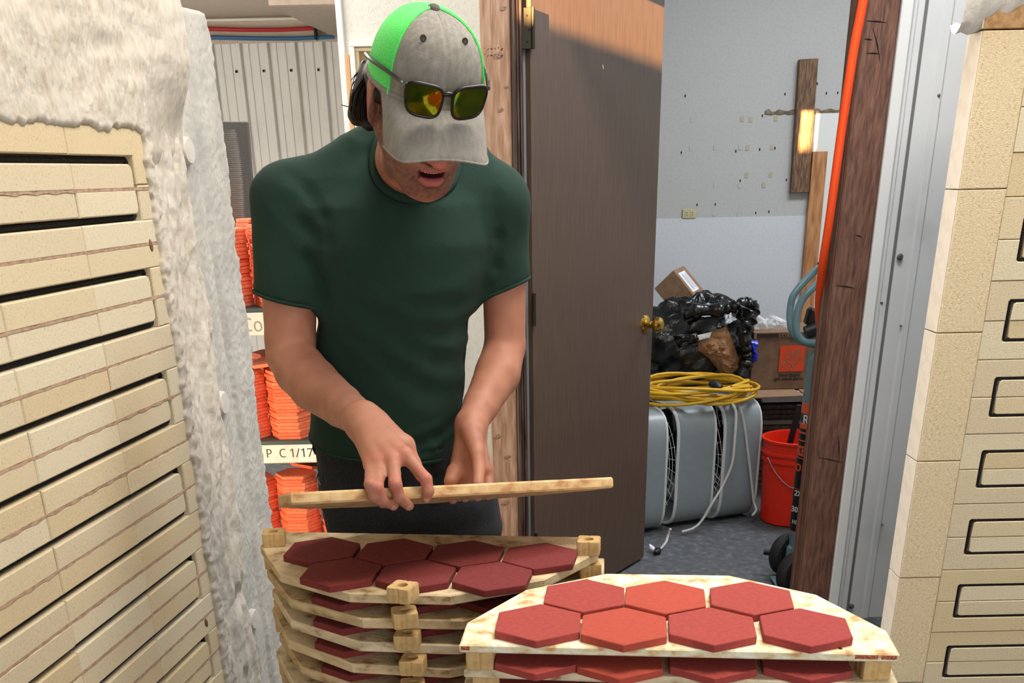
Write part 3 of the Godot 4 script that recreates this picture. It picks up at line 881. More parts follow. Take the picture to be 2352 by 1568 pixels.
func stacks():
	var cream := []
	for i in 3:
		var c: Color = [Color(0.83, 0.74, 0.58), Color(0.80, 0.70, 0.53), Color(0.85, 0.78, 0.64)][i]
		cream.append(mat("cream_shelf_%d" % i, c, {cols = [Color(0.58, 0.40, 0.26), c.darkened(0.12), c, c.lightened(0.25)], offs = [0.1, 0.3, 0.55, 0.9], freq = 0.012, rough = 0.85, scale = Vector3(3, 3, 6), px = 512, oct = 5, bump = 0.25, bfreq = 0.08}))
	var washed := mat("kiln_washed_shelf", Color(0.90, 0.86, 0.74), {cols = [Color(0.78, 0.58, 0.40), Color(0.86, 0.80, 0.63), Color(0.91, 0.88, 0.77), Color(0.95, 0.94, 0.88)], offs = [0.12, 0.35, 0.6, 0.9], freq = 0.016, rough = 0.9, scale = Vector3(3, 3, 6), px = 512, oct = 5, bump = 0.3, bfreq = 0.06})
	var propm := mat("kiln_prop_clay", Color(0.76, 0.62, 0.41), {cols = [Color(0.70, 0.56, 0.34), Color(0.76, 0.625, 0.41), Color(0.80, 0.67, 0.47)], offs = [0.12, 0.4, 0.8], freq = 0.02, rough = 0.85, scale = Vector3(9, 9, 9)})
	var clay := []
	for i in 3:
		var c: Color = [Color(0.63, 0.25, 0.225), Color(0.66, 0.27, 0.225), Color(0.61, 0.235, 0.22)][i]
		clay.append(mat("red_clay_%d" % i, c, {cols = [c.darkened(0.06), c, c.lightened(0.03)], offs = [0.2, 0.5, 0.85], freq = 0.03, rough = 0.92, scale = Vector3(6, 6, 6), px = 512, oct = 5, bump = 0.2, bfreq = 0.14}))
	var dull := []  # left tiles: darker red, the shade of the man put into the colour
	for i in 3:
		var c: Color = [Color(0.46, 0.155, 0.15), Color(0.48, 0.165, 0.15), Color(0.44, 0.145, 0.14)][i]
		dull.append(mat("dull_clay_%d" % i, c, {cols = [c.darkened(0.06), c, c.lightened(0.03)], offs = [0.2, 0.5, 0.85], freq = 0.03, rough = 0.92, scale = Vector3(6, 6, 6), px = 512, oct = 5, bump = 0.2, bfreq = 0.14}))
	var up := func(yaw: float, away: bool) -> Basis:
		var b := Basis(Vector3.UP, yaw)
		if away: return b * Basis(Vector3(1, 0, 0), Vector3(0, 0, -1), Vector3(0, 1, 0))
		return b * Basis(Vector3(-1, 0, 0), Vector3(0, 0, 1), Vector3(0, 1, 0))
	var sl := shelf_mesh(0.315, 0.0, 0.0175)
	var sr := shelf_mesh(0.309, 0.06)
	var hx := hex_mesh(0.1195, 0.0118)
	var pl := prop_mesh(0.040, 0.0245)
	var pr := prop_mesh(0.040, 0.0296)
	var chip := mat("dark_speck", Color(0.16, 0.13, 0.10), {rough = 0.9})
	# ----- left stack
	var jx := [0.0, 0.008, 0.012, 0.006, 0.016, 0.004, 0.01, 0.0, 0.012, 0.006, 0.004]
	var jyaw := [0.0, 0.035, -0.01, -0.045, 0.02, -0.02, 0.03, 0.0, -0.02, 0.01, 0.0]
	var lt := [[-0.3264, -1.744, -0.11], [-0.1979, -1.727, -0.16], [-0.0733, -1.709, -0.16], [0.0523, -1.687, -0.185], [-0.2779, -1.628, -0.126], [-0.1528, -1.610, -0.148], [-0.0279, -1.593, -0.183]]
	var lname := ["dull red hexagonal tile at the left end of the left shelf's back row", "dull red hexagonal tile second from left in the left shelf's back row", "dull red hexagonal tile third from left in the left shelf's back row", "dull red hexagonal tile at the right end of the left top shelf's back row", "dull red hexagonal tile at the left of the left top shelf's front row", "dull red hexagonal tile behind the front kiln prop on the left top shelf", "dull red hexagonal tile at the right of the left top shelf's front row"]
	for k in 11:
		var y: float = 0.904 - 0.042 * k
		var c := Vector3(-0.1372 + jx[k], y, -1.851 + jx[k] * 0.4)
		var b: Basis = up.call(-0.1248 + jyaw[k], false)
		var s := place("kiln_shelf", sl, cream[0] if k == 0 else cream[k % 3], b, c, "cream half-round kiln shelf, %s of the left stack" % ORD[k], "kiln shelf", "kiln shelves of the left stack")
		if k == 0:
			for q in [[1, 0.07, 0.25], [1, 0.11, 0.262], [1, 0.03, 0.255], [1, 0.085, 0.27], [1, 0.125, 0.275], [1, -0.11, 0.272], [1, 0.215, 0.17], [1, -0.20, 0.20]]:
				var mb := MB.new()
				mb.blob(Vector3(q[1] , q[2], 0.0), Vector3(0.0022, 0.0014, 0.0007), Basis(), 5)
				obj("speck", mb.mesh(), chip, s, false)
		var at := [ony(632, 1249, 0.904), ony(1347, 1266, 0.904), ony(921, 1379, 0.904)]
		var where := ["back left", "back right", "front"]
		for i in 3:
			if k == 10: break
			var q: Vector3 = at[i] + Vector3(jx[k] + (0.004 * sin(k * 2.1 + i)), 0, 0.006 * sin(k * 1.3 + i * 2.0))
			if k > 0: q.z -= 0.010 if i == 2 else 0.0
			q.y = y if k == 0 else y + 0.0
			if k == 0:
				place("kiln_prop", pl, propm, Basis(Vector3.UP, 0.1 - 0.25 * i) * Basis(Vector3(1, 0, 0), Vector3(0, 0, -1), Vector3(0, 1, 0)), q, "square yellow clay kiln prop with a hole, %s of the left top shelf" % where[i], "kiln prop", "kiln props on the left top shelf")
			q.y = y - 0.042
			place("kiln_prop", pl, propm, Basis(Vector3.UP, 0.2 * sin(k * 1.7 + i)) * Basis(Vector3(1, 0, 0), Vector3(0, 0, -1), Vector3(0, 1, 0)), q, "square clay kiln prop at the %s under the left stack's %s" % [where[i], NTH[k] + " shelf"], "kiln prop", "kiln props between the left shelves")
		if k < 5:
			for i in 7:
				if k > 0 and i < 4 and i > 0: continue
				var q: Array = lt[i]
				var p := Vector3(q[0] + jx[k], y, q[1] + jx[k] * 0.4)
				if k > 0: p += Vector3(0.004 * sin(k * 3.0 + i), 0, -0.026)
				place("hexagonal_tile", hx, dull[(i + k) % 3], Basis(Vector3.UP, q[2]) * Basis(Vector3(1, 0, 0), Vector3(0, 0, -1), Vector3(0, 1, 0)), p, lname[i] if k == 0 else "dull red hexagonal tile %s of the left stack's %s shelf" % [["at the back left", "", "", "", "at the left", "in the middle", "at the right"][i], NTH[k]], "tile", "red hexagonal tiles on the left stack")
	# ----- right stack
	var rt := [[0.0397, -1.382, -0.086], [0.1598, -1.362, -0.114], [0.2826, -1.3554, -0.129], [0.4118, -1.3449, -0.139], [0.113, -1.4835, -0.114], [0.2332, -1.4704, -0.133], [0.3604, -1.459, -0.149]]
	var rname := ["red hexagonal tile at the left end of the front row on the right shelf", "orange red hexagonal tile second from left in the right shelf's front row", "red hexagonal tile third from left in the right shelf's front row", "red hexagonal tile at the right end of the right shelf's front row", "red hexagonal tile at the left of the right shelf's back row", "orange red hexagonal tile in the middle of the right shelf's back row", "red hexagonal tile at the right of the right shelf's back row"]
	var ryaw := [0.0, -0.028, 0.012, 0.0, 0.02, -0.01, 0.015, 0.0, -0.02, 0.01, 0.0]
	for k in 11:
		var y: float = 0.910 - 0.0426 * k
		var c := Vector3(0.2243 + (0.004 * sin(k * 2.0) if k else 0.0), y, -1.3025 + (0.003 * cos(k * 1.4) if k else 0.0))
		var s := place("kiln_shelf", sr, washed if k == 0 else cream[(k + 1) % 3], up.call(-0.105 + ryaw[k], true), c, ("white washed half-round kiln shelf with seven red tiles, %s of the right stack" if k == 0 else "cream half-round kiln shelf, %s of the right stack") % ORD[k], "kiln shelf", "kiln shelves of the right stack")
		if k == 0:
			var stain := mat("red_stain", Color(0.68, 0.36, 0.24), {vary = 0.3, freq = 0.05, rough = 0.9, scale = Vector3(20, 20, 20)})
			for q in [[-0.29, 0.012], [0.255, 0.03], [0.285, 0.02]]:
				obj("clay_stain", bx(Vector3(q[0], -0.0002, -0.0055), Vector3(q[1], 0.0008, 0.006), 0.0002), stain, s, false)
			obj("chip", bx(Vector3(0.222, 0.014, 0.0005), Vector3(0.004, 0.006, 0.002), 0.0004, Basis(Vector3.BACK, 0.5)), chip, s, false)
		for i in 3:
			if k == 10: break
			var q: Vector3 = c + Basis(Vector3.UP, -0.105 + ryaw[k]) * Vector3([-0.272, 0.272, 0.0][i], 0, [-0.027, -0.027, -0.26][i])
			q.y = y - 0.0426
			place("kiln_prop", pr, propm, Basis(Vector3.UP, -0.1 + 0.15 * sin(k * 1.9 + i)) * Basis(Vector3(1, 0, 0), Vector3(0, 0, -1), Vector3(0, 1, 0)), q, "square clay kiln prop at the %s under the right stack's %s shelf" % [["left end", "right end", "back"][i], NTH[k]], "kiln prop", "kiln props between the right shelves")
		if k < 3:
			for i in 7:
				if k > 0 and i > 3: continue
				var q: Array = rt[i]
				var p := Vector3(q[0], y, q[1])
				if k > 0: p += Vector3(0.004 * sin(k * 3.0 + i * 2.0) - 0.002, 0, 0.006 + 0.01 * k)
				var m: Material = clay[0] if i % 2 == 0 else clay[2]
				if i in [1, 5]: m = mat("orange_clay", Color(0.68, 0.28, 0.215), {cols = [Color(0.66, 0.27, 0.205), Color(0.68, 0.28, 0.215), Color(0.70, 0.295, 0.225)], offs = [0.2, 0.5, 0.85], freq = 0.03, rough = 0.92, scale = Vector3(6, 6, 6), px = 512, oct = 5, bump = 0.2, bfreq = 0.14})
				place("hexagonal_tile", hx, m, Basis(Vector3.UP, q[2]) * Basis(Vector3(1, 0, 0), Vector3(0, 0, -1), Vector3(0, 1, 0)), p, rname[i] if k == 0 else "red hexagonal tile %s on the right stack's %s shelf from the top" % [["at the left", "second from left", "third from left", "at the right"][i], NTH[k]], "tile", "red hexagonal tiles on the right stack")
	# ----- the bench that carries both stacks, below the picture
	var bn := thing("work_bench", "low steel bench that carries both stacks of kiln shelves", "bench", Vector3(0.05, 0, -1.55))
	var steel := mat("kiln_steel", Color(0.55, 0.56, 0.57), {rough = 0.5, metal = 0.4})
	obj("bench_top", bx(Vector3(0.05, 0.4465, -1.53), Vector3(1.14, 0.039, 0.72), 0.004), mat("bench_board", Color(0.55, 0.44, 0.32), {vary = 0.2, rough = 0.8}), bn)
	for sx in [-0.47, 0.57]:
		for sz in [-1.84, -1.22]: obj("leg", bx(Vector3(sx, 0.2135, sz), Vector3(0.05, 0.427, 0.05), 0.004), steel, bn)
	# ----- the shelf in the man's hands
	var a := onz(668, 1140, -1.53)
	var e := onz(1408, 1103, -1.78)
	var ex := (e - a).normalized()
	var rr := Vector3(ex.z, 0, -ex.x).normalized()
	rr = (rr * cos(HELD_TILT) + Vector3.DOWN * sin(HELD_TILT)).normalized()
	rr = (rr - ex * rr.dot(ex)).normalized()
	var nz := ex.cross(rr)
	var hb := mat("clean_shelf", Color(0.82, 0.68, 0.48), {cols = [Color(0.70, 0.52, 0.34), Color(0.80, 0.66, 0.46), Color(0.86, 0.74, 0.55)], offs = [0.15, 0.45, 0.85], freq = 0.012, rough = 0.8, scale = Vector3(4, 4, 8), px = 512, bump = 0.2, bfreq = 0.08})
	var sh := shelf_mesh(a.distance_to(e) / 1.932)
	place("kiln_shelf", sh, hb, Basis(ex, rr, nz * 1.42), (a + e) * 0.5 + nz * 0.006, "clean cream kiln shelf held edge-on in the man's hands", "kiln shelf")
const HELD_TILT := 0.30


# ------------------------------------------------------------------ the back room beyond the brown door
func crumple(pts: Array, z: float, amp: float, seed_: int, thick := 0.004, bulge := 0.03) -> ArrayMesh:   # a crumpled sheet with a real outline and thickness
	var n := fn(seed_, 9.0, 3)
	var pp := PackedVector2Array()
	for q in pts:
		var c := onz(q[0], q[1], z)
		pp.append(Vector2(c.x, c.y))
	var lo := pp[0]
	var hi := pp[0]
	for v in pp:
		lo = lo.min(v)
		hi = hi.max(v)
	var mb := MB.new()
	var N := 14
	var mid := (lo + hi) * 0.5
	var rings := []
	for side in 2:
		for k in N + 1:
			var f := float(k) / N if side == 0 else 1.0 - float(k) / N
			if side == 1 and k == 0: continue
			var ring := PackedVector3Array()
			for i in pp.size() * 4:
				var a := pp[i / 4]
				var b := pp[(i / 4 + 1) % pp.size()]
				var v := mid.lerp(a.lerp(b, (i % 4) / 4.0), maxf(f, 0.002))
				var h := amp * n.get_noise_2d(v.x * 3.0, v.y * 3.0) + bulge * (1.0 - f * f)
				ring.append(Vector3(v.x, v.y, z + h - (thick if side == 1 else 0.0)))
			rings.append(ring)
	rings.reverse()
	mb.loft(rings, false, false)
	return mb.mesh(32)


func fan(at: Vector3, ax: Vector3, label: String):
	var t := thing("box_fan", label, "fan", at, "grey box fans in the back room")
	var dp := Vector3(ax.z, 0, -ax.x)         # away from the viewer
	var w := 0.19
	var S := 0.265
	var outline := func(x: float, k: float) -> PackedVector3Array:
		var o := PackedVector3Array()
		for i in 72:
			var a := TAU * i / 72
			var r := 1.0 / pow(pow(absf(cos(a)), 5.5) + pow(absf(sin(a)), 5.5), 1.0 / 5.5)
			o.append(at + ax * x + dp * (S + cos(a) * r * S * k) + Vector3.UP * (0.277 + sin(a) * r * 0.275 * k))
		return o
	var grey := mat("fan_grey", Color(0.49, 0.525, 0.54), {rough = 0.38, vary = 0.02})
	var rimm := mat("fan_rim", Color(0.74, 0.75, 0.74), {rough = 0.4})
	var mb := MB.new()
	mb.loft([outline.call(0.0, 0.955), outline.call(0.0, 1.0), outline.call(w, 1.0), outline.call(w, 0.955), outline.call(w - 0.02, 0.94), outline.call(0.02, 0.94), outline.call(0.0, 0.955)], false, false)
	var dark := mat("fan_inside", Color(0.10, 0.10, 0.11), {rough = 0.7})
	obj("housing", mb.mesh(40), grey, t)
	for x in [0.0, w]:
		var pts := []
		var o: PackedVector3Array = outline.call(x, 0.985)
		for v in o: pts.append(v)
		pts.append(o[0]); pts.append(o[1])
		obj("rim", tb(pts, 0.008, 6), rimm, t)
		var g := MB.new()
		for k in 9:
			var ring := []
			for i in 33:
				var a := TAU * i / 32
				ring.append(at + ax * x + dp * (S + cos(a) * S * (0.1 + 0.105 * k)) + Vector3.UP * (0.277 + sin(a) * 0.27 * (0.1 + 0.105 * k)))
			g.tube(ring, 0.0016, 4)
		for k in 28:
			var a := TAU * k / 28
			var b := a + 0.5
			g.tube([at + ax * x + dp * (S + cos(a) * 0.03) + Vector3.UP * (0.277 + sin(a) * 0.03), at + ax * x + dp * (S + cos(b) * S * 0.96) + Vector3.UP * (0.277 + sin(b) * 0.265)], 0.0016, 4)
		obj("grille", g.mesh(60), rimm, t)
	var bl := MB.new()
	for k in 5:
		var a := TAU * k / 5
		var u := dp * cos(a) + Vector3.UP * sin(a)
		var v := dp * -sin(a) + Vector3.UP * cos(a)
		bl.box(Transform3D(Basis(u, (v + ax * 0.5).normalized(), u.cross((v + ax * 0.5).normalized())), at + ax * w * 0.5 + dp * S + Vector3.UP * 0.277 + u * 0.12), Vector3(0.19, 0.11, 0.004), 0.001)
	obj("blade", bl.mesh(), dark, t)
	obj("motor", bx(at + ax * w * 0.5 + dp * S + Vector3.UP * 0.277, Vector3(0.1, 0.1, 0.1), 0.03), dark, t)


func back_room():
	# ---- open brown door
	var A := Vector3(0.094, 0, -3.565)
	var Bd := Vector3(0.574, 0, -4.245)
	var dx := (Bd - A).normalized()
	var W := A.distance_to(Bd)
	var walnut := mat("brown_door_veneer", Color(0.315, 0.245, 0.205), {cols = [Color(0.29, 0.225, 0.185), Color(0.31, 0.245, 0.20), Color(0.325, 0.255, 0.21), Color(0.345, 0.27, 0.22)], offs = [0.15, 0.4, 0.6, 0.9], freq = 0.02, rough = 0.5, scale = Vector3(7, 0.5, 7), oct = 5, px = 512})
	var dr := thing("door_1", "open dark brown wooden door with brass knob", "door", A)
	dr.set_meta("kind", "structure")
	dr.basis = Basis(dx, Vector3.UP, dx.cross(Vector3.UP))
	obj("door_panel", bx(Vector3(W / 2, 1.035, -0.02), Vector3(W, 2.046, 0.04), 0.002), walnut, dr, false)
	var brass := mat("brass", Color(0.80, 0.66, 0.32), {rough = 0.18, metal = 1.0})
	for s in [1.0, -1.0]:
		var kb := MB.new()
		var kx := Transform3D(Basis(Vector3.RIGHT, Vector3(0, 0, s), Vector3(0, -s, 0)), Vector3(W - 0.062, 0.968, 0.0 if s > 0 else -0.04))
		kb.lathe(kx, [Vector2(0.034, 0), Vector2(0.033, 0.004), Vector2(0.026, 0.010), Vector2(0.014, 0.013), Vector2(0.012, 0.03), Vector2(0.016, 0.036), Vector2(0.026, 0.044), Vector2(0.029, 0.055), Vector2(0.026, 0.066), Vector2(0.015, 0.074), Vector2(0.0005, 0.075)], 28)
		obj("door_knob", kb.mesh(30), brass, dr, false)
	obj("latch_plate", bx(Vector3(W + 0.0005, 0.968, -0.02), Vector3(0.002, 0.056, 0.025), 0.0005), brass, dr, false)
	obj("scratch", bx(Vector3(0.42, 1.80, 0.0), Vector3(0.006, 0.012, 0.001), 0, Basis(Vector3.BACK, 0.5)), mat("pale_scratch", Color(0.8, 0.72, 0.6)), dr, false)
	var hinge := mat("dull_hinge", Color(0.20, 0.18, 0.14), {rough = 0.5, metal = 0.7})
	obj("hinge", span(Vector3(0.068, 1.822, -3.562), Vector3(0.1, 1.925, -3.556), 0.001), hinge, dr)
	obj("hinge", tb([Vector3(0.101, 1.822, -3.556), Vector3(0.101, 1.925, -3.556)], 0.006, 10), hinge, dr)
	for y in [0.25, 1.05]: obj("hinge", tb([Vector3(0.097, y, -3.556), Vector3(0.097, y + 0.1, -3.556)], 0.006, 10), hinge, dr)
	for q in [[0.084, 1.84], [0.09, 1.87], [0.084, 1.905]]: obj("hinge_screw", bx(Vector3(q[0], q[1], -3.5555), Vector3(0.005, 0.005, 0.002), 0.001), mat("nail_hole", Color(0.05, 0.05, 0.05)), dr)
	# ---- things on the far wall
	var wo := thing("wall_outlet", "small almond electrical outlet on the back wall", "outlet", Vector3(1.06, 1.24, -6.5))
	obj("cover_plate", bx(Vector3(1.063, 1.268, -6.494), Vector3(0.078, 0.05, 0.012), 0.003), mat("almond_plastic", Color(0.72, 0.68, 0.52), {rough = 0.4}), wo)
	for x in [1.047, 1.079]:
		obj("socket", bx(Vector3(x, 1.268, -6.4875), Vector3(0.022, 0.034, 0.003), 0.001), mats["almond_plastic"], wo)
		for y in [1.262, 1.274]: obj("slot", bx(Vector3(x, y, -6.4858), Vector3(0.009, 0.0025, 0.001)), mat("nail_hole", Color(0.05, 0.05, 0.05)), wo)
	var oldwood := mat("old_brown_board", Color(0.43, 0.32, 0.22), {cols = [Color(0.30, 0.21, 0.14), Color(0.42, 0.31, 0.21), Color(0.52, 0.39, 0.27)], offs = [0.2, 0.5, 0.85], freq = 0.015, rough = 0.7, scale = Vector3(10, 1.5, 10), oct = 5, px = 512})
	tag(obj("wooden_board", bx(Vector3(1.664, 1.689, -6.478), Vector3(0.1, 0.648, 0.04), 0.003, Basis(Vector3.BACK, 0.026)), oldwood), "old brown board fixed upright on the back wall with a sunlit patch", "board")
	tag(obj("plywood_strip", bx(Vector3(1.775, 0.785, -6.474), Vector3(0.082, 1.57, 0.03), 0.002, Basis(Vector3.BACK, 0.012)), mat("orange_plywood", Color(0.68, 0.47, 0.29), {cols = [Color(0.57, 0.37, 0.2), Color(0.67, 0.46, 0.28), Color(0.74, 0.53, 0.35)], offs = [0.2, 0.5, 0.85], freq = 0.012, rough = 0.6, scale = Vector3(8, 1.2, 8), oct = 5})), "orange plywood strip standing against the back wall behind the hose", "board")
	# ---- low table and what is on it
	var tbl := thing("low_table", "low table with black legs under the boxes and black bag", "table", Vector3(1.2, 0, -5.5))
	obj("table_top", span(Vector3(0.45, 0.475, -6.1), Vector3(2.1, 0.50, -5.25), 0.004), mat("white_board", Color(0.82, 0.82, 0.82), {rough = 0.5}), tbl)
	for x in [0.5, 1.235, 2.05]:
		for z in [-6.05, -5.29]: obj("leg", span(Vector3(x - 0.03, 0, z - 0.03), Vector3(x + 0.03, 0.475, z + 0.03), 0.004), mat("black_metal", Color(0.03, 0.03, 0.032), {rough = 0.5}), tbl)
	var card := mat("cardboard", Color(0.56, 0.43, 0.32), {vary = 0.06, freq = 0.03, rough = 0.85, scale = Vector3(3, 3, 3)})
	var card2 := mat("dark_cardboard", Color(0.47, 0.36, 0.27), {vary = 0.06, rough = 0.85, scale = Vector3(3, 3, 3)})
	tag(obj("cardboard_sheet", bx(Vector3(1.30, 0.504, -5.22), Vector3(0.27, 0.007, 0.22), 0.001, Basis(Vector3.UP, 0.1)), card), "flat tan cardboard sheet under the left of the orange logo box", "cardboard")
	tag(obj("cardboard_sheet", bx(Vector3(1.60, 0.504, -5.24), Vector3(0.30, 0.006, 0.22), 0.001, Basis(Vector3.UP, -0.05)), card), "flat tan cardboard sheet under the right of the orange logo box", "cardboard")
	# orange logo box
	var hb := thing("cardboard_box", "brown moving box with orange square logo and papers on top", "box", Vector3(1.42, 0.508, -5.4))
	obj("body", span(Vector3(1.205, 0.508, -5.6), Vector3(1.66, 0.782, -5.28), 0.004), card2, hb)
	obj("lid_flap", span(Vector3(1.207, 0.75, -5.282), Vector3(1.66, 0.782, -5.276), 0.002), card, hb)
	var black := mat("black_print", Color(0.06, 0.05, 0.045), {rough = 0.8})
	obj("print_band", span(Vector3(1.222, 0.754, -5.277), Vector3(1.66, 0.775, -5.2752)), mat("band_print", Color(0.16, 0.12, 0.1), {rough = 0.8}), hb)
	letters("lettering", "EXTRA SMALL", 0.017, Transform3D(Basis(), Vector3(1.40, 0.7645, -5.275)), card, hb, 700)
	var org := mat("orange_print", Color(0.86, 0.27, 0.12), {rough = 0.8})
	var lc := onz(1819, 823, -5.276)
	obj("logo_square", bx(lc, Vector3(0.122, 0.122, 0.0012)), org, hb)
	for q in [["THE", -0.026, 0.027, 0.0165], ["HOME", -0.004, 0.003, 0.029], ["DEPOT", 0.021, -0.023, 0.021]]:
		letters("lettering", q[0], q[3], Transform3D(Basis(Vector3.BACK, 0.72), lc + Vector3(q[1], q[2], 0.001)), card, hb, 700)
	letters("lettering", "How doers", 0.015, Transform3D(Basis(), lc + Vector3(-0.005, -0.080, 0.0006)), black, hb, 700)
	letters("lettering", "get more done.", 0.015, Transform3D(Basis(), lc + Vector3(-0.005, -0.097, 0.0006)), black, hb, 700)
	var paper := mat("white_paper", Color(0.88, 0.88, 0.90), {rough = 0.8})
	tag(obj("paper_sheet", crumple([[1733, 717], [1760, 735], [1764, 756], [1730, 758]], -5.34, 0.004, 3, 0.002, 0.004), paper), "white paper sheet standing at the left on the logo box", "paper")
	tag(obj("paper_sheet", crumple([[1757, 733], [1771, 721], [1812, 738], [1818, 757], [1752, 757]], -5.36, 0.004, 5, 0.002, 0.004), paper), "white paper sheet with a peaked corner on the logo box", "paper")
	# tilted cardboard box
	var cb := thing("cardboard_box", "tilted brown carton with white shipping label behind the black bag", "box", Vector3(0.9, 0.66, -5.75))
	var bb := Basis(Vector3.UP, -0.35) * Basis(Vector3.BACK, -0.82)
	var bc := onz(1547, 620, -5.62) - bb * Vector3(-0.16, 0.065, 0.135)
	var bo := obj("body", bx(Vector3.ZERO, Vector3(0.32, 0.13, 0.27), 0.003), card, cb)
	bo.transform = glob(cb).affine_inverse() * Transform3D(bb, bc)
	var lab := obj("shipping_label", bx(Vector3(-0.075, 0.0655, 0.02), Vector3(0.12, 0.001, 0.16)), paper, cb)
	lab.transform = bo.transform
	for i in 5:
		var ln := obj("label_line", bx(Vector3(-0.075 + 0.0, 0.0664, -0.035 + i * 0.024), Vector3(0.10 - 0.012 * (i % 3), 0.0006, 0.004 + 0.005 * float(i == 3))), mat("grey_print", Color(0.45, 0.46, 0.5)), lab, false)
	var tp := obj("handle_print", bx(Vector3(0.02, -0.005, 0.1355), Vector3(0.11, 0.05, 0.001)), card2, cb)
	tp.transform = bo.transform
	# black rubbish bag, its rim, and what sticks out of it
	var plastic := mat("black_plastic", Color(0.014, 0.014, 0.015), {rough = 0.28, bump = 0.5, bfreq = 0.03, scale = Vector3(4, 4, 4)})
	var bag := thing("rubbish_bag", "open black plastic rubbish bag on the low table", "bag", Vector3(0.98, 0.5, -5.3))
	var n1 := fn(31, 7.0, 4)
	var c0 := Vector3(0.945, 0.72, -5.38)
	obj("sack", grid_mesh(60, 40, func(s: float, t: float) -> Vector3:
		var a := TAU * s
		var b := PI * (t - 0.5)
		var d := Vector3(cos(a) * cos(b), sin(b), -sin(a) * cos(b))
		var k := n1.get_noise_3dv(d * 0.32)
		var k2 := 1.0 - absf(n1.get_noise_3dv(d * 0.9 + Vector3(3, 0, 0)))
		var q := c0 + d * Vector3(0.30, 0.225, 0.21) * (0.92 + 0.22 * k + 0.10 * k2)
		q.y = maxf(q.y, 0.502)
		return q), plastic, bag)
	var rimp := []
	for q in [[1570, 722, 0.0], [1612, 712, 0.02], [1655, 712, 0.03], [1690, 703, 0.02], [1712, 698, 0.0], [1727, 710, 0.0], [1722, 735, 0.03], [1708, 758, 0.04], [1713, 790, 0.05], [1716, 820, 0.04], [1708, 850, 0.05], [1695, 872, 0.05], [1668, 878, 0.05]]: rimp.append(onz(q[0], q[1], -5.19 + q[2]))
	rimp = curve(rimp, 9)
	var rr := PackedFloat32Array()
	for i in rimp.size(): rr.append(0.030 + 0.016 * n1.get_noise_1d(i * 0.022) + 0.010 * n1.get_noise_1d(i * 0.06 + 30.0))
	obj("rolled_rim", tb(rimp, rr, 14), plastic, bag)
	for q in [[[1700, 700], [1732, 712], [1715, 745], [1690, 730]], [[1545, 770], [1600, 765], [1608, 785], [1555, 800]]]:
		obj("loose_fold", crumple(q, -5.15, 0.02, 7, 0.003, 0.01), plastic, bag)
	var kraft := mat("kraft_paper", Color(0.55, 0.39, 0.25), {vary = 0.08, rough = 0.8, scale = Vector3(5, 5, 5), bump = 0.4, bfreq = 0.03})
	tag(obj("paper_bag", crumple([[1603, 782], [1628, 766], [1668, 749], [1679, 770], [1688, 795], [1697, 825], [1701, 850], [1688, 868], [1665, 873], [1650, 850], [1628, 822], [1603, 805]], -5.17, 0.015, 9, 0.012, 0.045), kraft), "crumpled brown paper bag sticking out of the black rubbish bag", "paper bag")
	tag(obj("paper_scrap", crumple([[1600, 770], [1635, 762], [1630, 775], [1603, 783]], -5.155, 0.006, 12, 0.002, 0.004), paper), "white paper scrap at the top of the crumpled brown paper", "paper")
	tag(obj("blue_plastic", crumple([[1723, 781], [1741, 781], [1741, 793], [1732, 802], [1743, 815], [1740, 830], [1725, 832], [1728, 812], [1722, 800]], -5.15, 0.01, 14, 0.006, 0.02), mat("blue_film", Color(0.02, 0.18, 0.72), {rough = 0.3})), "blue plastic scrap at the right edge of the rubbish bag", "plastic")
	# under the table: white board and flattened cartons
	var slat := mat("brown_carton", Color(0.30, 0.22, 0.175), {vary = 0.15, freq = 0.02, rough = 0.7, scale = Vector3(6, 6, 6)})
	var edge := mat("pale_carton", Color(0.55, 0.50, 0.45), {rough = 0.7})
	for i in 16:
		var y := 0.012 + 0.0265 * i
		tag(obj("flattened_carton", bx(Vector3(1.545 + 0.006 * sin(i * 2.0), y, -5.50 + 0.008 * cos(i * 1.7)), Vector3(0.50, 0.0235, 0.3), 0.003), edge if i in [7, 12] else slat), "brown flattened carton, %s from the top of the pile under the table" % COUNT[15 - i], "cardboard", "flattened cartons under the low table")
	tag(obj("white_board", bx(Vector3(1.545, 0.452, -5.48), Vector3(0.52, 0.03, 0.32), 0.002), mats["white_board"]), "white board lying on the brown carton pile under the table", "board")
	# ---- box fans
	var ax := Vector3(0.93, 0, -0.37).normalized()
	fan(ony(1549, 1218, 0.002), ax, "middle grey box fan with lattice grille, half under the yellow cord")
	fan(ony(1652, 1204, 0.002), ax, "grey box fan at the right beside the red bucket")
	fan(ony(1549, 1218, 0.002) - ax * 0.252 + Vector3(0, 0, 0.02), ax, "grey box fan at the left, partly behind the brown door")
	# yellow cord heap
	var yc := mat("yellow_cord", Color(0.80, 0.62, 0.08), {rough = 0.45})
	var pts := []
	var n2 := fn(41, 1.0, 2)
	for i in 230:
		var a := TAU * i / 25.0
		var r := 1.0 + 0.20 * n2.get_noise_1d(i * 0.06) + 0.12 * sin(i * 0.11)
		var drift := n2.get_noise_1d(i * 0.04 + 40.0)
		pts.append(Vector3(0.855 + 0.25 * r * cos(a) + 0.05 * drift, 0.572 + 0.055 * (0.5 + 0.5 * sin(i * 0.173)) + 0.012 * sin(a * 2.0 + i * 0.05), -4.86 + 0.20 * r * sin(a) + 0.03 * drift))
	var cord := thing("extension_lead", "coiled yellow extension cord heaped on the grey box fans", "cord", Vector3(0.86, 0.56, -4.86))
	obj("cable", tb(pts, 0.0075, 7), yc, cord)
	obj("plug", tb([onz(1630, 880, -4.74), onz(1643, 884, -4.72), onz(1655, 892, -4.70)], [0.012, 0.022, 0.016], 9), mats["black_metal"], cord)
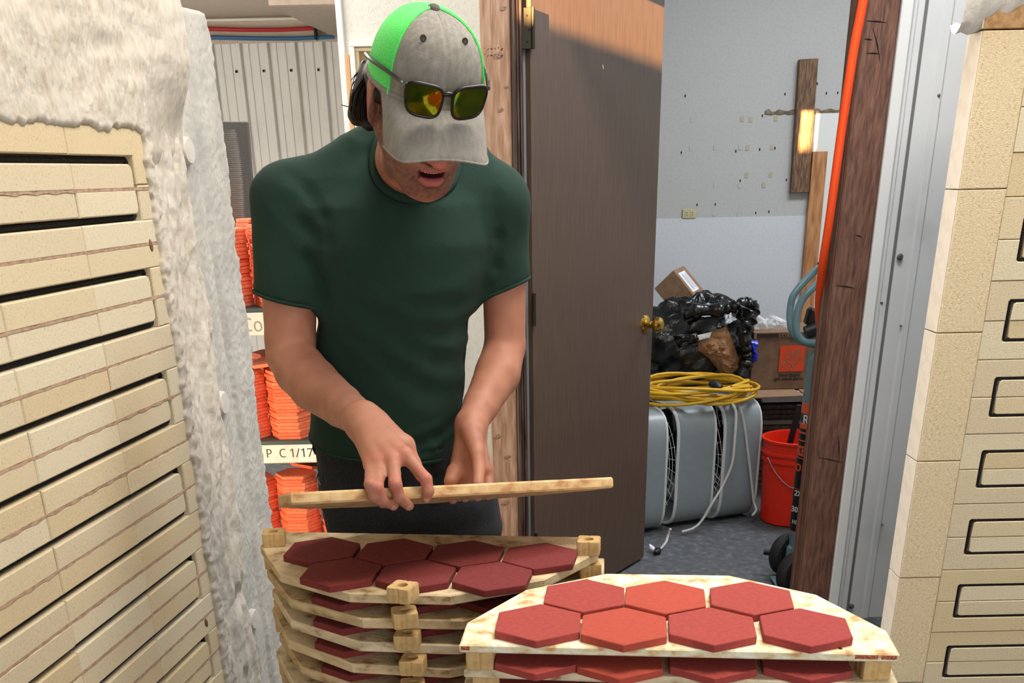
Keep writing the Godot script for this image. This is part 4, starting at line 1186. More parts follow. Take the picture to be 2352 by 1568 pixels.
	tag(obj("power_strip", bx(Vector3(0.80, 0.576, -4.88), Vector3(0.20, 0.03, 0.05), 0.006, Basis(Vector3.UP, -0.35)), mat("white_plastic", Color(0.78, 0.77, 0.72), {rough = 0.4})), "white power strip lying inside the yellow cord coil", "power strip")
	var wc := mat("white_cord", Color(0.72, 0.71, 0.69), {rough = 0.45})
	var f1 := []
	for q in [[1668, 918, -4.80], [1680, 925, -4.68], [1690, 950, -4.66], [1687, 1010, -4.64], [1681, 1065, -4.63], [1660, 1115, -4.62], [1636, 1155, -4.60], [1612, 1195, -4.59], [1592, 1213, -4.58], [1566, 1221, -4.56]]: f1.append(onz(q[0], q[1], q[2]))
	tag(obj("white_cable", tb(curve(f1), 0.006, 6), wc), "white power cord looping down across the middle box fan", "cord")
	var f2 := []
	for q in [[1675, 922, -4.80], [1696, 930, -4.72], [1708, 970, -4.72], [1716, 1030, -4.73], [1724, 1090, -4.74], [1731, 1150, -4.74], [1737, 1170, -4.72], [1727, 1184, -4.70]]: f2.append(onz(q[0], q[1], q[2]))
	tag(obj("white_cable", tb(curve(f2), 0.006, 6), wc), "white power cord hanging straight at the right edge of the right fan", "cord")
	var pc := thing("white_cable", "white power cord with black plug lying on the floor beside the door", "cord", ony(1510, 1265, 0))
	var f3 := [ony(1540, 1214, 0.06), ony(1535, 1228, 0.03), ony(1530, 1244, 0.008), ony(1521, 1256, 0.008), ony(1512, 1265, 0.012)]
	obj("cable", tb(curve(f3), 0.006, 6), wc, pc)
	obj("plug", tb([ony(1513, 1262, 0.012), ony(1510, 1266, 0.014), ony(1505, 1270, 0.012)], [0.011, 0.017, 0.008], 9), mats["black_metal"], pc)
	obj("tag_strip", tb([ony(1492, 1250, 0.03), ony(1497, 1258, 0.02), ony(1505, 1264, 0.012)], [0.004, 0.012, 0.004], 6), paper, pc)
	# ---- red bucket
	var bk := thing("bucket", "red orange plastic bucket with wire handle beside the fans", "bucket", Vector3(1.325, 0, -4.77))
	var red := mat("red_plastic", Color(0.93, 0.17, 0.05), {rough = 0.42, vary = 0.03})
	var bxf := Transform3D(Basis(), Vector3(1.325, 0, -4.77))
	var bm := MB.new()
	bm.lathe(bxf, [Vector2(0.001, 0.004), Vector2(0.128, 0.002), Vector2(0.134, 0.008), Vector2(0.145, 0.29), Vector2(0.152, 0.292), Vector2(0.152, 0.302), Vector2(0.146, 0.306), Vector2(0.147, 0.322), Vector2(0.155, 0.325), Vector2(0.155, 0.335), Vector2(0.149, 0.339), Vector2(0.150, 0.378), Vector2(0.156, 0.38), Vector2(0.156, 0.39), Vector2(0.149, 0.392), Vector2(0.146, 0.385), Vector2(0.130, 0.02), Vector2(0.001, 0.016)], 48)
	obj("body", bm.mesh(30), red, bk)
	var wire := mat("wire_steel", Color(0.6, 0.6, 0.6), {rough = 0.3, metal = 0.9})
	var hp := []
	for i in 13:
		var a := deg_to_rad(205 + i * 130.0 / 12.0)
		hp.append(Vector3(1.325 + cos(a) * 0.158, 0.315 - 0.13 * sin(PI * i / 12.0), -4.77 - sin(a) * 0.158))
	obj("wire_handle", tb(hp, 0.0025, 6), wire, bk)
	var wp := mat("white_print", Color(0.85, 0.72, 0.68), {rough = 0.6})
	var strip := func(a0: float, y0: float, a1: float, y1: float, w: float):
		var p := []
		for i in 9:
			var a := deg_to_rad(lerpf(a0, a1, i / 8.0))
			var y := lerpf(y0, y1, i / 8.0)
			var r := 0.1342 + 0.0105 * y / 0.29 + 0.0006
			p.append(Vector3(1.325 + cos(a) * r, y, -4.77 - sin(a) * r))
		var m := MB.new()
		for i in 8:
			var d: Vector3 = (p[i + 1] - p[i]).normalized()
			var nrm := Vector3(p[i].x - 1.325, 0, p[i].z + 4.77).normalized()
			var up: Vector3 = nrm.cross(d).normalized() * w * 0.5
			var o := nrm * 0.0006
			m.quad_o(p[i] - up + o, p[i + 1] - up + o, p[i + 1] + up + o, p[i] + up + o, Vector3(1.325, p[i].y, -4.77))
			m.quad_o(p[i] - up - o, p[i + 1] - up - o, p[i + 1] + up - o, p[i] + up - o, p[i] + nrm)
		obj("printed_line", m.mesh(), wp, bk)
	strip.call(268, 0.235, 320, 0.235, 0.004)
	strip.call(268, 0.06, 320, 0.06, 0.004)
	strip.call(268, 0.06, 268.5, 0.235, 0.004)
	strip.call(320, 0.06, 320.5, 0.235, 0.004)
	strip.call(270, 0.085, 300, 0.14, 0.035)
	tag(obj("paint_paddle", bx(onz(1823, 985, -4.80), Vector3(0.028, 0.22, 0.008), 0.002, Basis(Vector3.BACK, -0.16)), mats["black_metal"]), "black stirring paddle standing in the red bucket", "paddle")
	# ---- hand truck
	var steelb := mat("blue_grey_enamel", Color(0.40, 0.52, 0.55), {rough = 0.35, vary = 0.03})
	var ht := thing("hand_truck", "blue grey hand truck with black wheels behind the dark jamb", "hand truck", Vector3(1.16, 0, -3.98))
	var ctr := Vector3(1.17, 0, -4.0)
	var hm := MB.new()
	hm.lathe(Transform3D(Basis(), ctr), [Vector2(0.001, 0.06), Vector2(0.048, 0.06), Vector2(0.05, 0.08), Vector2(0.05, 0.84), Vector2(0.047, 0.865), Vector2(0.036, 0.885), Vector2(0.018, 0.895), Vector2(0.001, 0.896)], 28)
	obj("column", hm.mesh(40), steelb, ht)
	for r in [[0.20, 0.66, Color(0.06, 0.06, 0.065)], [0.66, 0.672, Color(0.85, 0.36, 0.18)], [0.604, 0.626, Color(0.85, 0.36, 0.18)], [0.672, 0.70, Color(0.85, 0.36, 0.18)], [0.50, 0.54, Color(0.80, 0.34, 0.2)], [0.585, 0.593, Color(0.8, 0.8, 0.8)], [0.556, 0.562, Color(0.8, 0.8, 0.8)], [0.49, 0.494, Color(0.8, 0.8, 0.8)], [0.198, 0.202, Color(0.8, 0.8, 0.8)], [0.37, 0.373, Color(0.8, 0.8, 0.8)]]:
		var lm := MB.new()
		var out: float = 0.0506 if r[1] - r[0] > 0.2 else 0.0510
		lm.lathe(Transform3D(Basis(), ctr), [Vector2(0.0496, r[0]), Vector2(out, r[0] + 0.0005), Vector2(out, r[1] - 0.0005), Vector2(0.0496, r[1])], 28)
		obj("label_band", lm.mesh(40), mat("band_%d" % int(r[2].r * 100), r[2], {rough = 0.4}), ht)
	var lw := mat("white_letters", Color(0.85, 0.85, 0.85), {rough = 0.5})
	for q in [["R", 0.64, 0.034, 0], ["A", 0.632, 0.034, 1], ["17", 0.52, 0.022, 2], ["5", 0.515, 0.022, 3], ["OF", 0.455, 0.03, 4], ["2X", 0.355, 0.022, 5], ["309", 0.29, 0.022, 6], ["HD", 0.24, 0.016, 7]]:
		var an: float = -0.95 if q[3] != 1 and q[3] != 3 else -0.45
		var dirv := Vector3(sin(an), 0, cos(an))
		letters("lettering", q[0], q[2], Transform3D(Basis(Vector3.UP, an), ctr + Vector3(0, q[1], 0) + dirv * 0.0515), mat("black_print", Color(0.06, 0.05, 0.045)) if q[3] in [2, 3] else (mat("band_85", Color(0.85, 0.36, 0.18)) if q[3] == 4 else lw), ht, 700)
	for L in [[[1905, 600, -4.12], [1894, 608, -4.12], [1868, 626, -4.10], [1826, 672, -4.08], [1816, 703, -4.08], [1815, 739, -4.07], [1822, 764, -4.06], [1838, 782, -4.04], [1880, 792, -4.0]], [[1910, 628, -3.98], [1896, 637, -3.98], [1858, 670, -3.96], [1838, 697, -3.96], [1830, 728, -3.96], [1830, 762, -3.96], [1843, 783, -3.96], [1868, 787, -3.98], [1890, 787, -4.0]]]:
		var hp2 := []
		for q in L: hp2.append(onz(q[0], q[1], q[2]))
		obj("handle_tube", tb(curve(hp2, 5), 0.0135, 12), steelb, ht)
	obj("grip_cap", tb([onz(1884, 614, -4.08), onz(1900, 602, -4.08)], 0.02, 12), mats["black_metal"], ht)
	obj("bracket", bx(onz(1870, 728, -4.02), Vector3(0.06, 0.06, 0.05), 0.008, Basis(Vector3.BACK, -0.2)), mats["black_metal"], ht)
	obj("clamp_knob", tb([onz(1850, 765, -3.99), onz(1874, 755, -3.99)], [0.024, 0.027], 12), mats["black_metal"], ht)
	obj("axle", tb([Vector3(1.04, 0.088, -4.06), Vector3(1.30, 0.088, -3.94)], 0.012, 8), mats["black_metal"], ht)
	obj("axle_bracket", bx(Vector3(1.16, 0.09, -4.0), Vector3(0.1, 0.1, 0.06), 0.01), steelb, ht)
	obj("toe_plate", bx(Vector3(1.2, 0.012, -3.88), Vector3(0.3, 0.012, 0.18), 0.003), steelb, ht)
	for q in [[Vector3(1.125, 0.088, -4.03), 0.0], [Vector3(1.10, 0.088, -3.80), 0.2]]:
		var wm := MB.new()
		var axis := Vector3(0.55, 0, 0.83).normalized()
		var bz := Basis(axis.cross(Vector3.UP), axis, axis.cross(Vector3.UP).cross(axis))
		wm.lathe(Transform3D(bz, q[0]), [Vector2(0.02, -0.028), Vector2(0.05, -0.018), Vector2(0.06, -0.026), Vector2(0.078, -0.024), Vector2(0.086, -0.012), Vector2(0.087, 0.0), Vector2(0.086, 0.012), Vector2(0.078, 0.024), Vector2(0.06, 0.026), Vector2(0.05, 0.018), Vector2(0.02, 0.028)], 36, true, true)
		obj("wheel", wm.mesh(30), mat("black_rubber", Color(0.045, 0.045, 0.045), {rough = 0.7}), ht)
	# ---- orange air hose in the doorway
	var hs := []
	for q in [[2010, -160, -3.52], [1983, 0, -3.52], [1962, 110, -3.52], [1948, 200, -3.52], [1933, 300, -3.53], [1918, 410, -3.54], [1903, 520, -3.56], [1889, 610, -3.60], [1881, 690, -3.68], [1882, 735, -3.72], [1889, 770, -3.74], [1905, 820, -3.76]]: hs.append(onz(q[0], q[1], q[2]))
	tag(obj("air_hose", tb(curve(hs), 0.0135, 12), mat("orange_rubber", Color(0.93, 0.30, 0.07), {rough = 0.4})), "bright orange air hose hanging in front of the dark wood jamb", "hose")


const COUNT := ["first", "second", "third", "fourth", "fifth", "sixth", "seventh", "eighth", "ninth", "tenth", "eleventh", "twelfth", "thirteenth", "fourteenth", "fifteenth", "sixteenth", "seventeenth", "eighteenth", "nineteenth", "twentieth", "twenty-first", "twenty-second", "twenty-third", "twenty-fourth", "twenty-fifth", "twenty-sixth", "twenty-seventh", "twenty-eighth"]


# ------------------------------------------------------------------ left: rack of fired tiles in front of the ribbed wall
func left_area():
	var wht := mat("rack_white", Color(0.84, 0.83, 0.80), {rough = 0.5, vary = 0.04, scale = Vector3(3, 3, 3)})
	var deckm := mat("rack_deck", Color(0.22, 0.28, 0.27), {rough = 0.6})
	var rk := thing("tile_rack", "white edged shelf rack full of fired red tiles at far left", "rack", Vector3(-0.9, 0, -4.25))
	for s in [[1.064, 0.981], [0.583, 0.509], [0.085, 0.02]]:
		obj("deck", span(Vector3(-1.62, s[0] - 0.004, -4.62), Vector3(-0.26, s[0] + 0.010, -4.005), 0.002), deckm, rk)
		obj("front_beam", span(Vector3(-1.62, s[1], -4.025), Vector3(-0.26, s[0] - 0.004, -3.998), 0.003), wht, rk)
		obj("back_beam", span(Vector3(-1.62, s[1], -4.62), Vector3(-0.26, s[0] - 0.004, -4.59), 0.003), wht, rk)
	for x in [-1.62, -0.27]:
		for z in [-4.02, -4.60]: obj("upright", span(Vector3(x - 0.02, 0, z - 0.02), Vector3(x + 0.02, 1.2, z + 0.02), 0.003), wht, rk)
	var ink := mat("marker_ink", Color(0.28, 0.26, 0.25), {rough = 0.8})
	letters("lettering", "Cold", 0.048, Transform3D(Basis(), Vector3(-0.89, 1.018, -3.9975)), mat("faint_ink", Color(0.55, 0.54, 0.53)), rk)
	letters("lettering", "P  C 1/17", 0.034, Transform3D(Basis(), Vector3(-0.835, 0.548, -3.9975)), ink, rk)
	obj("tape", span(Vector3(-0.80, 0.515, -3.9985), Vector3(-0.70, 0.577, -3.9972)), mat("clear_tape", Color(0.90, 0.89, 0.87), {rough = 0.3}), rk)
	var fired := []
	for i in 3:
		var c: Color = [Color(0.90, 0.44, 0.29), Color(0.87, 0.40, 0.27), Color(0.92, 0.48, 0.33)][i]
		fired.append(mat("fired_clay_%d" % i, c, {vary = 0.08, freq = 0.03, rough = 0.8, scale = Vector3(6, 6, 6)}))
	var hx := hex_mesh(0.142, 0.0118)
	var flat := Basis(Vector3(1, 0, 0), Vector3(0, 0, -1), Vector3(0, 1, 0))
	var heap := func(x: float, z: float, y0: float, n: int, where: String, turn := 0.0):
		for i in n:
			var b := Basis(Vector3.UP, PI / 6 + turn + rng.randf_range(-0.035, 0.035)) * flat
			place("fired_tile", hx, fired[rng.randi() % 3], b, Vector3(x + rng.randf_range(-0.004, 0.004), y0 + 0.01255 * i, z + rng.randf_range(-0.005, 0.005)), "orange red tile, %s from the top of the %s" % [COUNT[n - 1 - i], where], "tile", "tiles in the " + where)
	heap.call(-1.005, -4.11, 1.0745, 21, "top shelf's left tile stack")
	heap.call(-0.838, -4.10, 1.0745, 22, "tile stack beside the man's sleeve")
	heap.call(-0.92, -4.30, 1.0745, 23, "top shelf's rear tile stack", 0.3)
	heap.call(-1.00, -4.10, 0.5935, 20, "middle shelf's left tile stack")
	heap.call(-0.835, -4.10, 0.5935, 20, "tile stack beside the man's elbow")
	heap.call(-0.92, -4.30, 0.5935, 23, "middle shelf's rear tile stack", 0.2)
	heap.call(-0.840, -4.10, 0.0955, 28, "tile stack under the shelf marked C")
	heap.call(-1.004, -4.10, 0.0955, 27, "lowest shelf's left tile stack")
	heap.call(-0.676, -4.10, 0.0955, 24, "low tile stack behind the man's hip")
	heap.call(-0.36, -4.10, 0.0955, 16, "tile stack seen between the man's legs")
	place("fired_tile", hx, fired[1], Basis(Vector3.UP, 0.4) * Basis(Vector3.BACK, -0.20) * flat, Vector3(-0.80, 0.466, -4.14), "fired red tile lying aslant on the lowest shelf's stack", "tile")
	place("fired_tile", hx, fired[2], Basis(Vector3.UP, 0.5) * Basis(Vector3.BACK, 0.14) * flat, Vector3(-0.90, 0.865, -4.12), "fired red tile lying aslant on the middle shelf's stacks", "tile")
	# behind the rack's top shelf
	tag(obj("foam_board", bx(Vector3(-1.10, 1.385, -4.52), Vector3(0.26, 0.62, 0.04), 0.003, Basis(Vector3.BACK, -0.03)), mat("grey_foam", Color(0.36, 0.36, 0.36), {vary = 0.2, freq = 0.1, rough = 0.95, scale = Vector3(10, 10, 10)})), "dark grey foam board standing on the rack behind the foil duct", "board")
	var dp := []
	var dr := PackedFloat32Array()
	for i in 90:
		var t := i / 89.0
		dp.append(Vector3(-1.035 + 0.012 * sin(t * 2.6), 1.36 + 0.30 * t, -4.42))
		dr.append(0.043 if i % 2 else 0.034)
	var dm := MB.new()
	dm.tube(dp, dr, 18)
	tag(obj("foil_duct", dm.mesh(20), mat("foil", Color(0.80, 0.80, 0.79), {rough = 0.3, metal = 0.75, bump = 0.6, bfreq = 0.06, scale = Vector3(6, 6, 6)})), "crinkled silver foil duct beside the fibre blanket's edge", "duct")
	# pipes along the band
	for q in [["red_pipe", 2.256, 0.011, Color(0.62, 0.12, 0.13), -1.03, "red plastic water pipe under the beige ceiling band"], ["blue_pipe", 2.212, 0.011, Color(0.20, 0.36, 0.50), -0.93, "blue plastic water pipe just below the red pipe"]]:
		var pts := []
		for i in 12: pts.append(Vector3(lerpf(-3.35, q[4], i / 11.0), q[1] + 0.008 * sin(i * 1.1) , -6.95))
		tag(obj(q[0], tb(pts, q[2], 10), mat(q[0], q[3], {rough = 0.4})), q[5], "pipe")
	tag(obj("pipe_clip", bx(Vector3(-1.035, 2.233, -6.955), Vector3(0.014, 0.075, 0.055), 0.003), mats["black_metal"]), "small black clip holding the red and blue pipes", "clip")
	# framed panel and wood strip on the plain wall
	var fr := thing("framed_panel", "white framed panel with tan paper on the wall behind the cap", "frame", Vector3(-0.42, 1.6, -5.2))
	var wf := mat("frame_white", Color(0.86, 0.86, 0.85), {rough = 0.5})
	var cf := mat("frame_cream", Color(0.80, 0.74, 0.62), {rough = 0.6})
	for s in [[-0.634, -0.21, 2.012, 0.022, 0], [-0.634, -0.21, 1.62, 0.022, 0]]: obj("frame_rail", span(Vector3(s[0], s[2] - s[3], -5.2), Vector3(s[1], s[2], -5.172), 0.003), wf, fr)
	for x in [-0.634, -0.232]: obj("frame_stile", span(Vector3(x, 1.6201, -5.2), Vector3(x + 0.022, 1.9899, -5.1722), 0.003), wf, fr)
	for s in [[1.974, 1.988], [1.622, 1.636]]: obj("inner_rail", span(Vector3(-0.612, s[0], -5.2), Vector3(-0.232, s[1], -5.18), 0.002), cf, fr)
	for x in [-0.612, -0.248]: obj("inner_stile", span(Vector3(x, 1.6361, -5.2), Vector3(x + 0.016, 1.9739, -5.1802), 0.002), cf, fr)
	obj("tan_paper", span(Vector3(-0.598, 1.634, -5.2), Vector3(-0.246, 1.976, -5.194)), mat("tan_paper", Color(0.62, 0.53, 0.40), {vary = 0.08, rough = 0.8, scale = Vector3(6, 6, 6)}), fr)
	for i in 4: obj("paper_line", span(Vector3(-0.57 + 0.08 * i, 1.64, -5.194), Vector3(-0.567 + 0.08 * i, 1.97, -5.193)), mat("paper_line", Color(0.45, 0.38, 0.28)), fr)
	tag(obj("wood_strip", span(Vector3(-0.655, 1.55, -5.2), Vector3(-0.638, 1.965, -5.183), 0.002), mat("tan_strip", Color(0.74, 0.58, 0.42), {rough = 0.6})), "thin tan wood strip beside the white corner, behind the man's hair", "strip")
	# added lamp, unseen behind the kiln door, to brighten the rack
	var at := Vector3(-1.50, 0.60, -3.22)
	var wl := thing("added_lamp", "added lamp out of view behind the kiln door, brightening the tile rack", "lamp", Vector3(at.x, 0, at.z))
	var yel: Material = mats["black_metal"]
	obj("pole", tb([Vector3(at.x, 0.02, at.z), Vector3(at.x, 0.58, at.z)], 0.012, 10), yel, wl)
	for i in 3:
		var a := TAU * i / 3.0 + 0.4
		obj("leg", tb([Vector3(at.x, 0.12, at.z), Vector3(at.x + 0.17 * cos(a), 0.01, at.z + 0.17 * sin(a))], 0.009, 8), yel, wl)
	var aim := (Vector3(-0.80, 0.48, -4.02) - at).normalized()
	var hb := Basis(aim.cross(Vector3.UP).normalized(), aim, aim.cross(Vector3.UP).normalized().cross(aim))
	var hm := MB.new()
	hm.lathe(Transform3D(hb, at), [Vector2(0.001, -0.07), Vector2(0.03, -0.068), Vector2(0.045, -0.03), Vector2(0.075, 0.02), Vector2(0.075, 0.024), Vector2(0.070, 0.022), Vector2(0.04, -0.025), Vector2(0.001, -0.04)], 24)
	obj("housing", hm.mesh(35), yel, wl)
	var gm := StandardMaterial3D.new()
	gm.albedo_color = Color(0.9, 0.9, 0.85)
	gm.emission_enabled = true
	gm.emission = Color(1.0, 0.85, 0.65)
	gm.emission_energy_multiplier = 3.0
	var bm := MB.new()
	bm.lathe(Transform3D(hb, at), [Vector2(0.001, 0.006), Vector2(0.055, 0.006), Vector2(0.055, 0.010), Vector2(0.001, 0.012)], 24)
	obj("lamp_glass", bm.mesh(35), gm, wl)
	var sp := SpotLight3D.new()
	sp.name = "lamp_light"
	sp.light_color = Color(1.0, 0.86, 0.68)
	sp.light_energy = 1.5
	sp.light_size = 0.055
	sp.spot_range = 12.0
	sp.spot_attenuation = 2.0
	sp.spot_angle = 52.0
	sp.spot_angle_attenuation = 0.7
	sp.shadow_enabled = true
	wl.add_child(sp)
	sp.look_at_from_position(at + aim * 0.04, at + aim, Vector3.UP)


# ------------------------------------------------------------------ the man
# a prim is [type, centre/a, ba, 1/len2, ra, dr, k, extra]; types: 0 tapered capsule, 1 ellipsoid, 2 stacked rings, 3 capsule cut by planes
func cap(a: Vector3, b: Vector3, ra: float, rb: float, k := 0.02) -> Array:
	return [0, a, b - a, 1.0 / maxf(1e-8, (b - a).length_squared()), ra, rb - ra, k]
func ell(c: Vector3, r: Vector3, k := 0.02, basis := Basis()) -> Array:
	return [1, c, r, basis.inverse(), minf(r.x, minf(r.y, r.z)), 0.0, k]
func prim(q: Array, p: Vector3) -> float:
	match q[0]:
		0, 3:
			var pa: Vector3 = p - q[1]
			var h := clampf(pa.dot(q[2]) * q[3], 0.0, 1.0)
			var d: float = (pa - q[2] * h).length() - (q[4] + q[5] * h)
			if q[0] == 3:
				for c in q[7]: d = maxf(d, p.dot(c[0]) - c[1])
			return d
		1:
			return (((q[3] * (p - q[1])) / q[2]).length() - 1.0) * q[4]
		2:
			var r: Array = q[7]
			var i := 0
			var n := r.size()
			while i < n - 2 and p.y < r[i + 1][0]: i += 1
			var a: Array = r[i]
			var b: Array = r[i + 1]
			var t := clampf((a[0] - p.y) / (a[0] - b[0]), 0.0, 1.0)
			var dx: float = (p.x - lerpf(a[1], b[1], t)) / lerpf(a[3], b[3], t)
			var dz: float = (p.z - lerpf(a[2], b[2], t)) / lerpf(a[4], b[4], t)
			var m := minf(lerpf(a[3], b[3], t), lerpf(a[4], b[4], t))
			var d := (pow(pow(absf(dx), 2.3) + pow(absf(dz), 2.3), 1.0 / 2.3) - 1.0) * m
			d = maxf(d, maxf(p.y - r[0][0], r[-1][0] - p.y))
			if q.size() > 8:
				for c in q[8]: d = maxf(d, p.dot(c[0]) - c[1])
			return d
	return 1e9
# the field is the smooth union of add, minus sub; surface nets on a grid of cells h
func net(add: Array, sub: Array, lo: Vector3, hi: Vector3, h: float, V: PackedVector3Array, I: PackedInt32Array, disp = null):
	var nx := int(ceil((hi.x - lo.x) / h)) + 1
	var ny := int(ceil((hi.y - lo.y) / h)) + 1
	var nz := int(ceil((hi.z - lo.z) / h)) + 1
	var S := 6
	var val := PackedFloat32Array()
	val.resize(nx * ny * nz)
	val.fill(1e9)
	var blocks := []
	var hd := S * h * 0.87
	var dc: Callable = func(_p): return 0.0
	if disp is Callable: dc = disp
	for bz in range(0, nz - 1, S):
		for by in range(0, ny - 1, S):
			for bx_ in range(0, nx - 1, S):
				var c := lo + Vector3(bx_ + S * 0.5, by + S * 0.5, bz + S * 0.5) * h
				var act := []
				var mn := 1e9
				for q in add:
					var d := prim(q, c)
					mn = minf(mn, d)
					if d < hd + q[6] + 0.012: act.append(q)
				if mn > hd + 0.012 or act.is_empty(): continue
				var acts := []
				for q in sub:
					if prim(q, c) < hd + q[6] + 0.01: acts.append(q)
				if mn < -(hd + 0.03) and acts.is_empty(): continue
				blocks.append([bx_, by, bz])
				for k in range(bz, mini(bz + S + 1, nz)):
					for j in range(by, mini(by + S + 1, ny)):
						for i in range(bx_, mini(bx_ + S + 1, nx)):
							var at := (k * ny + j) * nx + i
							if val[at] < 1e8: continue
							var p := lo + Vector3(i, j, k) * h
							var res := 1e8
							for q in act:
								var d := prim(q, p)
								var w: float = maxf(q[6] - absf(d - res), 0.0)
								res = minf(res, d) - w * w * 0.25 / maxf(q[6], 1e-5)
							for q in acts:
								var d := -prim(q, p)
								var w: float = maxf(q[6] - absf(d - res), 0.0)
								res = maxf(res, d) + w * w * 0.25 / maxf(q[6], 1e-5)
							if disp is Callable and absf(res) < 0.03: res += dc.call(p)
							val[at] = minf(res, 9e7)
	var cv := {}
	var sy := nx
	var sz := nx * ny
	var offs := [0, 1, sy, sy + 1, sz, sz + 1, sz + sy, sz + sy + 1]
	var ed := [[0, 1], [2, 3], [4, 5], [6, 7], [0, 2], [1, 3], [4, 6], [5, 7], [0, 4], [1, 5], [2, 6], [3, 7]]
	var cells := []
	for b in blocks:
		for k in range(b[2], mini(b[2] + S, nz - 1)):
			for j in range(b[1], mini(b[1] + S, ny - 1)):
				for i in range(b[0], mini(b[0] + S, nx - 1)):
					var at := (k * ny + j) * nx + i
					var s := val[at] < 0.0
					var mixed := false
					for o in 7:
						if (val[at + offs[o + 1]] < 0.0) != s:
							mixed = true
							break
					if not mixed: continue
					var sum := Vector3.ZERO
					var cnt := 0
					for e in ed:
						var va := val[at + offs[e[0]]]
						var vb := val[at + offs[e[1]]]
						if (va < 0.0) != (vb < 0.0):
							var t := va / (va - vb)
							var pa := Vector3(e[0] & 1, (e[0] >> 1) & 1, e[0] >> 2)
							var pb := Vector3(e[1] & 1, (e[1] >> 1) & 1, e[1] >> 2)
							sum += pa.lerp(pb, t)
							cnt += 1
					cv[at] = V.size()
					V.append(lo + (Vector3(i, j, k) + sum / cnt) * h)
					cells.append(at)
	for at in cells:
		var s0 := val[at] < 0.0
		for ax in 3:
			var st: int = [1, sy, sz][ax]
			if at + st >= val.size(): continue
			if (val[at + st] < 0.0) == s0: continue
			var u: int = [sy, sz, 1][ax]
			var w: int = [sz, 1, sy][ax]
			if not (cv.has(at - u) and cv.has(at - w) and cv.has(at - u - w)): continue
			var q := [cv[at], cv[at - u], cv[at - u - w], cv[at - w]]
			if s0: I.append_array([q[0], q[1], q[2], q[0], q[2], q[3]])
			else: I.append_array([q[0], q[2], q[1], q[0], q[3], q[2]])


func lin(r: int, g: int, b: int) -> Color:
	return Color8(r, g, b).srgb_to_linear()


